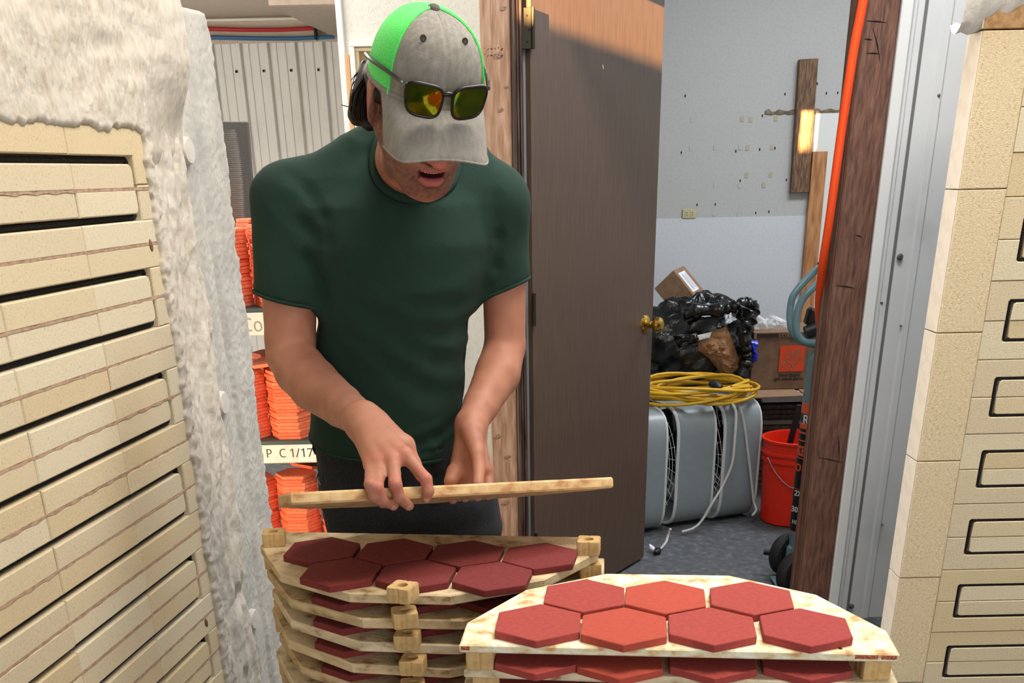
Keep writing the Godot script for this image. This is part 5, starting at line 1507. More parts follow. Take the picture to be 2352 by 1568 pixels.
func man():
	var P := func(x: float, y: float, z: float) -> Vector3: return onz(x, y, z)
	var m := thing("person", "man in green t-shirt, jeans and green mesh cap tilting a kiln shelf", "person", Vector3(-0.18, 0, -2.18))
	# ---------- head frame
	var hs := 0.985
	var hx := Transform3D(Basis.from_euler(Vector3(0.50, 0.325, -0.05)) * Basis.from_scale(Vector3(hs, hs, hs)), Vector3(-0.1175, 1.602, -1.856))
	var hb := func(a: Vector3) -> Vector3: return hx * a
	# ---------- skin: arms and neck, then head, then hands, all in one surface
	var V := PackedVector3Array()
	var I := PackedInt32Array()
	var nb: Vector3 = P.call(940, 390, -2.12)
	var rs: Vector3 = P.call(662, 462, -2.12)
	var re: Vector3 = P.call(667, 815, -2.07)
	var rm: Vector3 = P.call(722, 884, -1.98)
	var rw: Vector3 = P.call(834, 966, -1.775)
	var ls: Vector3 = P.call(1148, 462, -2.15)
	var le: Vector3 = P.call(1160, 795, -2.16)
	var lm: Vector3 = P.call(1143, 858, -2.12)
	var lw: Vector3 = P.call(1082, 975, -2.0)
	var arms := [
		cap(hb.call(Vector3(0, -0.05, -0.03)), nb, 0.057, 0.062, 0.03),
		cap(nb, P.call(940, 470, -2.12), 0.062, 0.09, 0.03),
		cap(rs, P.call(664, 640, -2.09), 0.046, 0.0525, 0.006), cap(P.call(664, 640, -2.09), P.call(667, 780, -2.075), 0.0525, 0.0475, 0.006), cap(P.call(667, 780, -2.075), re, 0.0475, 0.0455, 0.006),
		cap(re, P.call(690, 850, -2.03), 0.0455, 0.0485, 0.006), cap(P.call(690, 850, -2.03), rm, 0.0485, 0.0475, 0.006), cap(rm, P.call(785, 932, -1.88), 0.0475, 0.0375, 0.006), cap(P.call(785, 932, -1.88), rw, 0.0375, 0.029, 0.006),
		cap(ls, P.call(1158, 640, -2.16), 0.040, 0.0425, 0.006), cap(P.call(1158, 640, -2.16), le, 0.0425, 0.0405, 0.006),
		cap(le, lm, 0.0405, 0.0445, 0.006), cap(lm, P.call(1105, 930, -2.06), 0.0445, 0.0345, 0.006), cap(P.call(1105, 930, -2.06), lw, 0.0345, 0.0285, 0.006)]
	net(arms, [], Vector3(-0.52, 1.04, -2.32), Vector3(0.10, 1.62, -1.74), 0.007, V, I)
	var n_arm := V.size()
	# head, in its own axes
	var HV := PackedVector3Array()
	var HI := PackedInt32Array()
	var v3 := func(x: float, y: float, z: float) -> Vector3: return Vector3(x, y, z)
	var head := [
		ell(Vector3(0, 0.030, -0.012), Vector3(0.078, 0.086, 0.094), 0.02),
		ell(Vector3(0, -0.028, 0.028), Vector3(0.062, 0.080, 0.062), 0.02),
		ell(Vector3(0, -0.066, 0.058), Vector3(0.034, 0.032, 0.030), 0.018),
		cap(Vector3(0, 0.018, 0.086), Vector3(0, -0.030, 0.110), 0.010, 0.0125, 0.012),
		cap(Vector3(0, -0.030, 0.108), Vector3(0, -0.036, 0.112), 0.013, 0.0145, 0.006),
		cap(Vector3(-0.034, 0.024, 0.078), Vector3(0.034, 0.024, 0.078), 0.012, 0.012, 0.012),
		cap(Vector3(0, -0.100, 0.062), Vector3(0, -0.106, 0.066), 0.022, 0.020, 0.02),
		cap(Vector3(0, -0.05, -0.03), Vector3(0, -0.10, -0.02), 0.056, 0.055, 0.03),
		cap(Vector3(-0.008, -0.0835, 0.0895), Vector3(0.008, -0.0825, 0.0890), 0.0060, 0.0060, 0.006),
		cap(Vector3(-0.006, -0.0600, 0.0915), Vector3(0.006, -0.0600, 0.0915), 0.0060, 0.0060, 0.006)]
	for s in [-1.0, 1.0]:
		head.append(cap(Vector3(0.052 * s, -0.045, 0.002), Vector3(0.022 * s, -0.100, 0.055), 0.022, 0.020, 0.025))
		head.append(cap(Vector3(0.042 * s, -0.016, 0.052), Vector3(0.034 * s, -0.022, 0.064), 0.024, 0.02, 0.02))
		head.append(ell(Vector3(0.0125 * s, -0.038, 0.100), Vector3(0.009, 0.008, 0.011), 0.006))
		head.append(cap(Vector3(0.008 * s, -0.0835, 0.0895), Vector3(0.026 * s, -0.0710, 0.0790), 0.0060, 0.0040, 0.006))
		head.append(cap(Vector3(0.006 * s, -0.0600, 0.0915), Vector3(0.024 * s, -0.0680, 0.0800), 0.0060, 0.0040, 0.006))
		head.append(ell(Vector3(0.081 * s, -0.008, -0.012), Vector3(0.010, 0.034, 0.020), 0.008, Basis(Vector3.RIGHT, -0.25) * Basis(Vector3.UP, 0.35 * s)))
	var hsub := [ell(Vector3(0, -0.0725, 0.090), Vector3(0.021, 0.0058, 0.022), 0.004)]
	for s in [-1.0, 1.0]:
		hsub.append(ell(Vector3(0.031 * s, 0.006, 0.093), Vector3(0.017, 0.010, 0.014), 0.01))
		hsub.append(ell(Vector3(0.091 * s, -0.006, -0.008), Vector3(0.006, 0.020, 0.010), 0.006))
		hsub.append(ell(Vector3(0.0065 * s, -0.046, 0.110), Vector3(0.0035, 0.004, 0.005), 0.003))
	net(head, hsub, Vector3(-0.105, -0.15, -0.12), Vector3(0.105, 0.145, 0.14), 0.0034, HV, HI)
	var skin := lin(176, 124, 101)
	var beard := lin(62, 43, 34)
	var lips := lin(170, 92, 86)
	var red := lin(190, 106, 92)
	var nz := fn(51, 240.0, 3)
	var C := PackedColorArray()
	var nf := fn(52, 22.0, 3)
	for p in V: C.append(skin.lerp(lin(152, 97, 79), clampf(0.30 + 0.55 * nf.get_noise_3dv(p), 0.0, 0.7)))
	for p in HV:
		var c := skin.lerp(red, clampf(0.25 + 0.3 * nz.get_noise_3dv(p * 0.3), 0, 1))
		c = c.lerp(red, 0.75 * smoothstep(0.095, 0.112, p.z) * smoothstep(0.03, -0.01, p.y))
		var f := 0.0
		var jawline := -0.030 - 0.030 * smoothstep(0.0, 0.07, p.z)
		f = smoothstep(jawline + 0.012, jawline - 0.012, p.y) * smoothstep(-0.025, -0.005, p.z) * smoothstep(-0.125, -0.108, p.y + 0.012 * smoothstep(0.03, 0.0, p.z))
		f = maxf(f, smoothstep(0.058, 0.066, absf(p.x)) * smoothstep(-0.005, 0.005, p.z) * smoothstep(0.035, 0.02, p.z) * smoothstep(-0.08, -0.06, p.y))
		f = maxf(f, smoothstep(-0.044, -0.049, p.y) * smoothstep(-0.058, -0.054, p.y) * smoothstep(0.036, 0.028, absf(p.x)) * smoothstep(0.07, 0.08, p.z))
		f *= clampf(0.68 + 0.22 * nz.get_noise_3dv(p * 1.6) + 0.15 * nz.get_noise_3dv(p * 0.25), 0.4, 0.9)
		f = maxf(f, 0.85 * smoothstep(-0.090, -0.093, p.y) * smoothstep(-0.101, -0.096, p.y) * smoothstep(0.016, 0.008, absf(p.x)) * smoothstep(0.07, 0.078, p.z))
		c = c.lerp(beard, f)
		var lx := absf(p.x)
		var lipn := smoothstep(0.0, 0.004, 0.0235 - lx) * smoothstep(0.078, 0.083, p.z) * smoothstep(-0.0565, -0.059, p.y + lx * 0.25) * smoothstep(-0.0915, -0.0885, p.y - lx * 0.35)
		c = c.lerp(lips, lipn)
		if p.z < 0.088 and lx < 0.022 and absf(p.y + 0.0725) < 0.007 and p.z > 0.06: c = lin(70, 22, 24)
		C.append(c)
	var base := V.size()
	for p in HV: V.append(hx * p)
	for i in HI: I.append(i + base)
	# right hand: over the near edge of the shelf
	var RV := PackedVector3Array()
	var mi: Vector3 = P.call(932, 1046, -1.655)
	var mm: Vector3 = P.call(903, 1058, -1.646)
	var mr: Vector3 = P.call(874, 1066, -1.648)
	var mp: Vector3 = P.call(852, 1068, -1.657)
	var fingers := [
		[mi, [978, 1100, -1.613], [984, 1127, -1.608], [979, 1144, -1.616], 0.0118, 0.0098, 0.0090, 0.0080],
		[mm, [908, 1112, -1.586], [917, 1142, -1.590], [939, 1161, -1.612], 0.0120, 0.0102, 0.0094, 0.0084],
		[mr, [866, 1120, -1.574], [878, 1148, -1.578], [904, 1161, -1.600], 0.0116, 0.0098, 0.0090, 0.0080],
		[mp, [849, 1112, -1.572], [858, 1141, -1.572], [879, 1157, -1.588], 0.0106, 0.0086, 0.0080, 0.0070]]
	var rh := [
		cap(P.call(785, 932, -1.88), rw, 0.0375, 0.029, 0.006),
		cap(rw, mi, 0.0245, 0.0120, 0.016), cap(rw, mm, 0.0245, 0.0125, 0.016), cap(rw, mr, 0.0245, 0.0120, 0.016), cap(rw, mp, 0.024, 0.0110, 0.016),
		cap(P.call(846, 985, -1.775), P.call(880, 1030, -1.715), 0.026, 0.022, 0.02),
		cap(P.call(872, 978, -1.765), P.call(930, 1022, -1.715), 0.020, 0.0150, 0.018), cap(P.call(930, 1022, -1.715), P.call(950, 1062, -1.70), 0.0150, 0.0115, 0.01), cap(P.call(950, 1062, -1.70), P.call(968, 1094, -1.69), 0.0115, 0.0095, 0.004)]
	for f in fingers:
		var j1: Vector3 = P.call(f[1][0], f[1][1], f[1][2])
		var j2: Vector3 = P.call(f[2][0], f[2][1], f[2][2])
		var j3: Vector3 = P.call(f[3][0], f[3][1], f[3][2])
		rh.append(cap(f[0], f[0].lerp(j1, 0.55), f[4], f[5] * 0.97, 0.008))
		rh.append(cap(f[0].lerp(j1, 0.55), j1, f[5] * 0.97, f[5] * 1.05, 0.004))
		rh.append(cap(j1, j2, f[5], f[6], 0.003))
		rh.append(cap(j2, j3, f[6], f[7], 0.003))
	var dor := Vector3(-0.25, 0.55, 0.80).normalized()
	for q in [mi, mm, mr]:
		rh.append(cap(rw.lerp(q, 0.25) + dor * 0.0205, q + dor * 0.0085, 0.0035, 0.0042, 0.012))
		rh.append(cap(q + dor * 0.0035, q + dor * 0.0040, 0.0105, 0.0105, 0.008))
	rh.append(cap(rw + Vector3(-0.012, 0.004, 0.020), P.call(862, 1020, -1.70) + dor * 0.006, 0.0026, 0.0022, 0.008))
	var v0 := V.size()
	net(rh, [], Vector3(-0.305, 0.92, -1.84), Vector3(-0.085, 1.18, -1.535), 0.0031, V, I)
	var kn := [mi, mm, mr, mp, P.call(978, 1100, -1.613), P.call(908, 1112, -1.586), P.call(866, 1120, -1.574)]
	for i in range(v0, V.size()):
		var c := skin.lerp(lin(152, 97, 79), clampf(0.25 + 0.5 * nf.get_noise_3dv(V[i]), 0.0, 0.6))
		for q in kn: c = c.lerp(red, 0.45 * smoothstep(0.028, 0.008, V[i].distance_to(q)))
		C.append(c)
	# left hand: behind the shelf, thumb on top, fingers under it
	var lh := [
		cap(P.call(1105, 930, -2.06), lw, 0.0345, 0.0285, 0.006),
		cap(lw, P.call(1056, 1090, -1.97), 0.025, 0.022, 0.014), cap(lw, P.call(1082, 1090, -1.965), 0.025, 0.020, 0.014), cap(lw, P.call(1113, 1078, -1.955), 0.022, 0.014, 0.014),
		cap(P.call(1084, 995, -1.965), P.call(1097, 1042, -1.925), 0.020, 0.0140, 0.012), cap(P.call(1097, 1042, -1.925), P.call(1100, 1078, -1.90), 0.0132, 0.0120, 0.003), cap(P.call(1100, 1078, -1.90), P.call(1098, 1112, -1.87), 0.0118, 0.0105, 0.003),
		cap(P.call(1046, 1085, -1.95), P.call(1036, 1105, -1.93), 0.018, 0.014, 0.012)]
	for q in [[1121, 1080, 1122, 1132, 1120, 1138], [1100, 1088, 1098, 1137, 1096, 1141], [1074, 1092, 1070, 1139, 1068, 1143], [1050, 1092, 1043, 1140, 1040, 1147]]:
		lh.append(cap(P.call(q[0], q[1], -1.965), P.call(q[2], q[3], -1.925), 0.0125, 0.0100, 0.006))
		lh.append(cap(P.call(q[2], q[3], -1.925), P.call(q[4], q[5], -1.83), 0.0100, 0.0085, 0.003))
	v0 = V.size()
	net(lh, [], Vector3(-0.16, 0.88, -2.10), Vector3(0.03, 1.17, -1.79), 0.0034, V, I)
	for i in range(v0, V.size()): C.append(skin.lerp(lin(144, 88, 73), clampf(0.35 + 0.5 * nf.get_noise_3dv(V[i]), 0.0, 0.7)))
	var sk := mat("skin", Color.WHITE, {rough = 0.55, vcol = true, bump = 0.25, bfreq = 0.15, scale = Vector3(12, 12, 12), spec = 0.4})
	sk.subsurf_scatter_enabled = true
	sk.subsurf_scatter_strength = 0.03
	obj("body", smooth_mesh(V, I, C), sk, m)
	var nailm := mat("nail", Color(0.74, 0.52, 0.45), {rough = 0.3})
	for f in fingers:
		var p0: Vector3 = P.call(f[2][0], f[2][1], f[2][2])
		var p1: Vector3 = P.call(f[3][0], f[3][1], f[3][2])
		var d := (p1 - p0).normalized()
		var u := (Vector3(0.12, -0.1, 1) - d * d.dot(Vector3(0.12, -0.1, 1))).normalized()
		var nm := MB.new()
		nm.blob(p0.lerp(p1, 0.8) + u * (f[7] - 0.0008), Vector3(0.0046, 0.0062, 0.0018), Basis(d.cross(u), d, u), 7)
		obj("fingernail", nm.mesh(60), nailm, m)
	# teeth, eyes
	var tooth := mat("teeth", Color(0.86, 0.83, 0.76), {rough = 0.35})
	var tm := MB.new()
	for i in 8:
		var a := (i - 3.5) * 0.0046
		tm.box(hx * Transform3D(Basis(Vector3.UP, a * 18.0), Vector3(a, -0.0672, 0.0865 - a * a * 18.0)), Vector3(0.0042, 0.0075, 0.003), 0.001)
	obj("teeth", tm.mesh(), tooth, m)
	for s in [-1.0, 1.0]:
		var em := MB.new()
		em.blob(Vector3.ZERO, Vector3(0.0115, 0.0115, 0.0115), Basis(), 8)
		var eye := obj("eye", em.mesh(70), tooth, m)
		eye.transform = glob(m).affine_inverse() * hx * Transform3D(Basis(), Vector3(0.031 * s, 0.006, 0.079))
		var im := MB.new()
		im.blob(Vector3.ZERO, Vector3(0.005, 0.005, 0.002), Basis(), 6)
		var iris := obj("iris", im.mesh(70), mat("iris", Color(0.16, 0.10, 0.06), {rough = 0.2}), eye)
		iris.transform = glob(eye).affine_inverse() * hx * Transform3D(Basis(), Vector3(0.031 * s, 0.003, 0.0895))
	shirt(m, P, nb, rs, ls, hx)
	jeans(m, P)
	hair(m, P, hx)
	hat(m, hx)


func shirt(m: Node3D, P: Callable, nb: Vector3, rs: Vector3, ls: Vector3, hx: Transform3D):
	var green := mat("green_jersey", Color(0.085, 0.235, 0.185), {cols = [Color(0.04, 0.152, 0.118), Color(0.05, 0.176, 0.137), Color(0.06, 0.198, 0.155)], offs = [0.2, 0.5, 0.8], freq = 0.1, rough = 0.95, scale = Vector3(6, 6, 6), px = 512, bump = 0.15, bfreq = 0.2})
	var rings := []
	for q in [[352, 845, 1095, -2.15, 0.062], [400, 770, 1110, -2.14, 0.088], [470, 700, 1128, -2.13, 0.118], [560, 712, 1130, -2.125, 0.135], [660, 738, 1112, -2.13, 0.138], [740, 733, 1078, -2.14, 0.133], [840, 722, 1067, -2.16, 0.132], [940, 717, 1062, -2.17, 0.134], [1020, 714, 1058, -2.175, 0.136], [1110, 712, 1066, -2.18, 0.140]]:
		var l: Vector3 = P.call(q[1], q[0], q[3])
		var r: Vector3 = P.call(q[2], q[0], q[3])
		rings.append([(l.y + r.y) * 0.5, (l.x + r.x) * 0.5, q[3], (r.x - l.x) * 0.5, q[4]])
	# hem: through the side and the middle of the front
	var h1: Vector3 = P.call(713, 990, -2.17)
	var h2: Vector3 = P.call(960, 1070, -2.04)
	var h3: Vector3 = P.call(1056, 1036, -2.13)
	var hn := (h2 - h1).cross(h3 - h1).normalized()
	if hn.y > 0: hn = -hn
	var torso := [2, Vector3.ZERO, Vector3.ZERO, 0, 0, 0, 0.05, rings, [[hn, hn.dot(h1)]]]
	var cuff := func(ax: float, ay: float, bx_: float, by: float, z: float) -> Array:
		var a: Vector3 = P.call(ax, ay, z)
		var b: Vector3 = P.call(bx_, by, z)
		var d := b - a
		var n := Vector3(d.y, -d.x, 0).normalized()
		if n.y > 0: n = -n
		return [[n, n.dot(a)]]
	var sleeve := func(a: Vector3, b: Vector3, ra: float, rb: float, cut: Array) -> Array:
		var c := cap(a, b, ra, rb, 0.035)
		c[0] = 3
		c.append(cut)
		return c
	var rc: Array = cuff.call(584, 668, 746, 706, -2.09)
	var lc: Array = cuff.call(1108, 681, 1216, 636, -2.16)
	var nl: Vector3 = P.call(1048, 372, -2.14)
	var nr: Vector3 = P.call(880, 345, -2.14)
	var add := [torso,
		cap(nr, rs + Vector3(0.012, -0.004, 0), 0.050, 0.062, 0.05), cap(nl, ls + Vector3(-0.01, 0, 0), 0.046, 0.055, 0.05),
		sleeve.call(rs, P.call(664, 740, -2.09), 0.066, 0.0655, rc),
		sleeve.call(ls, P.call(1163, 720, -2.16), 0.056, 0.048, lc)]
	var neck_top: Vector3 = hx * Vector3(0, -0.04, -0.02)
	var sub := [cap(nb + Vector3(0.012, -0.005, 0.012), neck_top + Vector3(0, 0.05, 0.06), 0.075, 0.088, 0.008)]
	# seams and folds, as lines pressed into the cloth; [points, depth, half width]
	var lines := []
	for q in [[[[655, 404], [700, 440], [742, 498], [764, 560], [763, 625]], 0.0026, 0.009], [[[1135, 455], [1144, 550], [1140, 620], [1118, 672]], 0.0026, 0.009],
		[[[640, 470], [690, 520], [745, 560]], 0.003, 0.012], [[[700, 600], [735, 650], [742, 690]], 0.004, 0.012],
		[[[770, 640], [830, 700], [900, 745]], 0.004, 0.016], [[[1100, 670], [1040, 700], [960, 700]], 0.004, 0.014], [[[1075, 760], [1010, 770], [930, 745]], 0.005, 0.014],
		[[[1068, 850], [1000, 830], [930, 790], [850, 730]], 0.005, 0.016], [[[1060, 930], [980, 905], [900, 850], [800, 770]], 0.004, 0.018],
		[[[730, 760], [800, 830], [860, 880]], 0.004, 0.014], [[[1052, 985], [1000, 1015], [950, 1030]], 0.006, 0.010], [[[1050, 1018], [1005, 1045], [960, 1052]], 0.004, 0.006],
		[[[830, 320], [870, 400], [930, 470]], 0.003, 0.012], [[[900, 480], [905, 560], [880, 640]], 0.002, 0.02]]:
		for i in q[0].size() - 1:
			var a: Vector3 = P.call(q[0][i][0], q[0][i][1], -2.02)
			var b: Vector3 = P.call(q[0][i + 1][0], q[0][i + 1][1], -2.02)
			lines.append([Vector2(a.x, a.y), Vector2(b.x - a.x, b.y - a.y), q[1] * (0.75 if q[2] > 0.006 else 1.0), q[2] * (1.5 if q[2] > 0.006 else 1.0)])
	var n1 := fn(61, 5.0, 3)
	var disp := func(p: Vector3) -> float:
		var d := 0.005 * n1.get_noise_3d(p.x * 1.0 + p.y * 0.6, p.y * 0.7, p.z)
		if p.z > -2.16:
			for l in lines:
				var w: Vector2 = Vector2(p.x, p.y) - l[0]
				var t: float = clampf(w.dot(l[1]) / l[1].length_squared(), 0.0, 1.0)
				var e: float = (w - l[1] * t).length() / l[3]
				if e < 2.2: d += l[2] * (exp(-e * e * 1.6) - 0.35 * exp(-(e - 1.3) * (e - 1.3) * 3.0))
		return d
	var V := PackedVector3Array()
	var I := PackedInt32Array()
	net(add, sub, Vector3(-0.50, 0.94, -2.34), Vector3(0.14, 1.62, -1.96), 0.0062, V, I, disp)
	var tee := obj("t_shirt", smooth_mesh(V, I), green, m)
	var whole := func(p: Vector3) -> float:
		var f := 1e8
		for i in add.size():
			var q: Array = add[i].duplicate()
			if i == 0: q.resize(8)
			if q[0] == 3: q[0] = 0
			var d := prim(q, p)
			var w: float = maxf(q[6] - absf(d - f), 0.0)
			f = minf(f, d) - w * w * 0.25 / q[6]
		return f + disp.call(p)
	var edge_ring := func(c: Vector3, n: Vector3, most: float) -> Array:
		var u := n.cross(Vector3(0.1, 0.2, 1)).normalized()
		var w := n.cross(u)
		var out := []
		for i in 49:
			var dir := u * cos(TAU * i / 48.0) + w * sin(TAU * i / 48.0)
			var lo := 0.01
			var hi := most
			for it in 14:
				var mid := (lo + hi) * 0.5
				if whole.call(c + dir * mid) < 0.0: lo = mid
				else: hi = mid
			out.append(c + dir * (lo - 0.0012))
		return out
	var rcc: Vector3 = rs.lerp(P.call(664, 740, -2.09), 0.5)
	rcc += (P.call(664, 740, -2.09) - rs) * ((rc[0][1] - rcc.dot(rc[0][0])) / (P.call(664, 740, -2.09) - rs).dot(rc[0][0]))
	obj("cuff", tb(edge_ring.call(rcc, rc[0][0], 0.085), 0.0034, 7), green, tee)
	var lcc: Vector3 = ls
	lcc += (P.call(1163, 720, -2.16) - ls) * ((lc[0][1] - ls.dot(lc[0][0])) / (P.call(1163, 720, -2.16) - ls).dot(lc[0][0]))
	obj("cuff", tb(edge_ring.call(lcc, lc[0][0], 0.07), 0.0032, 7), green, tee)
	var hc := Vector3(rings[8][1], 0, rings[8][2])
	hc.y = (hn.dot(h1) - hn.x * hc.x - hn.z * hc.z) / hn.y
	obj("hem", tb(edge_ring.call(hc, hn, 0.3), 0.0036, 7), green, tee)
	# collar, cuffs and hem as ribbed bands
	var col := []
	for i in 41:
		var a := TAU * i / 40.0
		var ax := (sub[0][2] as Vector3).normalized()
		var u := ax.cross(Vector3(0, 0.3, 1)).normalized()
		var w := u.cross(ax)
		col.append([u * cos(a) + w * sin(a), a])
	var band := []
	for q in col:
		# walk from inside outwards until the cloth is met
		var best := Vector3.ZERO
		var bd := 1e9
		for k in range(-8, 40):
			var p: Vector3 = nb + Vector3(0.012, -0.005, 0.012) + (q[0] as Vector3) * 0.0765 + (sub[0][2] as Vector3).normalized() * (k * 0.004 - 0.02)
			var f := 1e8
			for pr in add:
				var d := prim(pr, p)
				var w: float = maxf(pr[6] - absf(d - f), 0.0)
				f = minf(f, d) - w * w * 0.25 / pr[6]
			if absf(f) < bd:
				bd = absf(f)
				best = p
		band.append(best)
	for it in 3:
		for i in band.size(): band[i] = (band[i] * 2.0 + band[(i + 1) % band.size()] + band[(i - 1 + band.size()) % band.size()]) * 0.25
	band.append(band[0])
	obj("collar", tb(band, 0.0075, 8), green, tee)


func jeans(m: Node3D, P: Callable):
	var den := mat("dark_denim", Color(0.085, 0.095, 0.115), {cols = [Color(0.08, 0.088, 0.105), Color(0.115, 0.128, 0.15), Color(0.16, 0.18, 0.21)], offs = [0.2, 0.5, 0.85], freq = 0.06, rough = 0.9, scale = Vector3(5, 5, 5), px = 512, bump = 0.4, bfreq = 0.2})
	var rings := []
	for q in [[985, 726, 1058, -2.175, 0.124], [1040, 729, 1076, -2.18, 0.130], [1100, 736, 1112, -2.19, 0.132], [1165, 744, 1134, -2.20, 0.12], [1200, 752, 1136, -2.20, 0.10]]:
		var l: Vector3 = P.call(q[1], q[0], q[3])
		var r: Vector3 = P.call(q[2], q[0], q[3])
		rings.append([(l.y + r.y) * 0.5, (l.x + r.x) * 0.5, q[3], (r.x - l.x) * 0.5, q[4]])
	var a1: Vector3 = P.call(858, 1140, -2.19)
	var a2: Vector3 = P.call(1050, 1140, -2.19)
	var k1 := Vector3(-0.31, 0.50, -2.19)
	var k2 := Vector3(-0.06, 0.50, -2.20)
	var f1 := Vector3(-0.335, 0.09, -2.26)
	var f2 := Vector3(-0.035, 0.09, -2.27)
	var add := [[2, Vector3.ZERO, Vector3.ZERO, 0, 0, 0, 0.03, rings],
		cap(a1, P.call(866, 1230, -2.18), 0.100, 0.090, 0.03), cap(P.call(866, 1230, -2.18), k1, 0.090, 0.066, 0.03), cap(k1, f1, 0.066, 0.056, 0.02),
		cap(a2, P.call(1062, 1230, -2.19), 0.084, 0.076, 0.03), cap(P.call(1062, 1230, -2.19), k2, 0.078, 0.066, 0.03), cap(k2, f2, 0.066, 0.056, 0.02)]
	var lines := []
	for q in [[[[985, 1062], [998, 1100], [990, 1165], [960, 1225]], 0.006, 0.010], [[[745, 1062], [820, 1066], [832, 1110]], 0.0025, 0.004], [[[742, 1112], [820, 1120]], 0.003, 0.006], [[[1000, 1165], [1040, 1150], [1100, 1160]], 0.004, 0.012], [[[960, 1180], [900, 1150], [840, 1140]], 0.004, 0.014], [[[850, 1200], [910, 1215]], 0.004, 0.012]]:
		for i in q[0].size() - 1:
			var a: Vector3 = P.call(q[0][i][0], q[0][i][1], -2.06)
			var b: Vector3 = P.call(q[0][i + 1][0], q[0][i + 1][1], -2.06)
			lines.append([Vector2(a.x, a.y), Vector2(b.x - a.x, b.y - a.y), q[1], q[2]])
	var n1 := fn(71, 9.0, 3)
	var disp := func(p: Vector3) -> float:
		var d := 0.004 * n1.get_noise_3d(p.x, p.y * 1.2, p.z)
		if p.z > -2.19 and p.y > 0.7:
			for l in lines:
				var w: Vector2 = Vector2(p.x, p.y) - l[0]
				var t: float = clampf(w.dot(l[1]) / l[1].length_squared(), 0.0, 1.0)
				var e: float = (w - l[1] * t).length() / l[3]
				if e < 2.2: d += l[2] * exp(-e * e * 1.6)
		return d
	var V := PackedVector3Array()
	var I := PackedInt32Array()
	net(add, [], Vector3(-0.46, 0.03, -2.36), Vector3(0.10, 1.06, -2.02), 0.008, V, I, disp)
	var jn := obj("jeans", smooth_mesh(V, I), den, m)
	var copper := mat("copper_rivet", Color(0.75, 0.40, 0.25), {rough = 0.3, metal = 0.9})
	var seam := mat("worn_seam", Color(0.24, 0.26, 0.29), {rough = 0.9})
	var rv := MB.new()
	rv.blob(P.call(749, 1052, -2.115), Vector3(0.006, 0.006, 0.004), Basis(), 7)
	obj("rivet", rv.mesh(60), copper, jn)
	obj("belt_loop", tb([P.call(723, 1012, -2.16), P.call(721, 1030, -2.15), P.call(727, 1042, -2.145)], 0.004, 6), den, jn)
	obj("pocket_seam", tb([P.call(742, 1058, -2.105), P.call(748, 1108, -2.105)], 0.0008, 5), seam, jn)
	obj("pocket_clip", tb([P.call(731, 1085, -2.13), P.call(727, 1098, -2.12), P.call(734, 1108, -2.118), P.call(737, 1114, -2.115)], 0.0018, 6), mat("clip_steel", Color(0.6, 0.6, 0.6), {rough = 0.3, metal = 0.9}), jn)
	# boots
	var leather := mat("boot_leather", Color(0.20, 0.13, 0.09), {rough = 0.6, vary = 0.1})
	for f in [f1, f2]:
		var BV := PackedVector3Array()
		var BI := PackedInt32Array()
		var c: Vector3 = f
		net([cap(Vector3(c.x, 0.045, c.z - 0.04), Vector3(c.x, 0.045, c.z + 0.15), 0.043, 0.040, 0.02), cap(Vector3(c.x, 0.06, c.z), Vector3(c.x, 0.13, c.z), 0.048, 0.05, 0.02)], [], Vector3(c.x - 0.1, -0.01, c.z - 0.12), Vector3(c.x + 0.1, 0.2, c.z + 0.22), 0.009, BV, BI)
		obj("boot", smooth_mesh(BV, BI), leather, m)


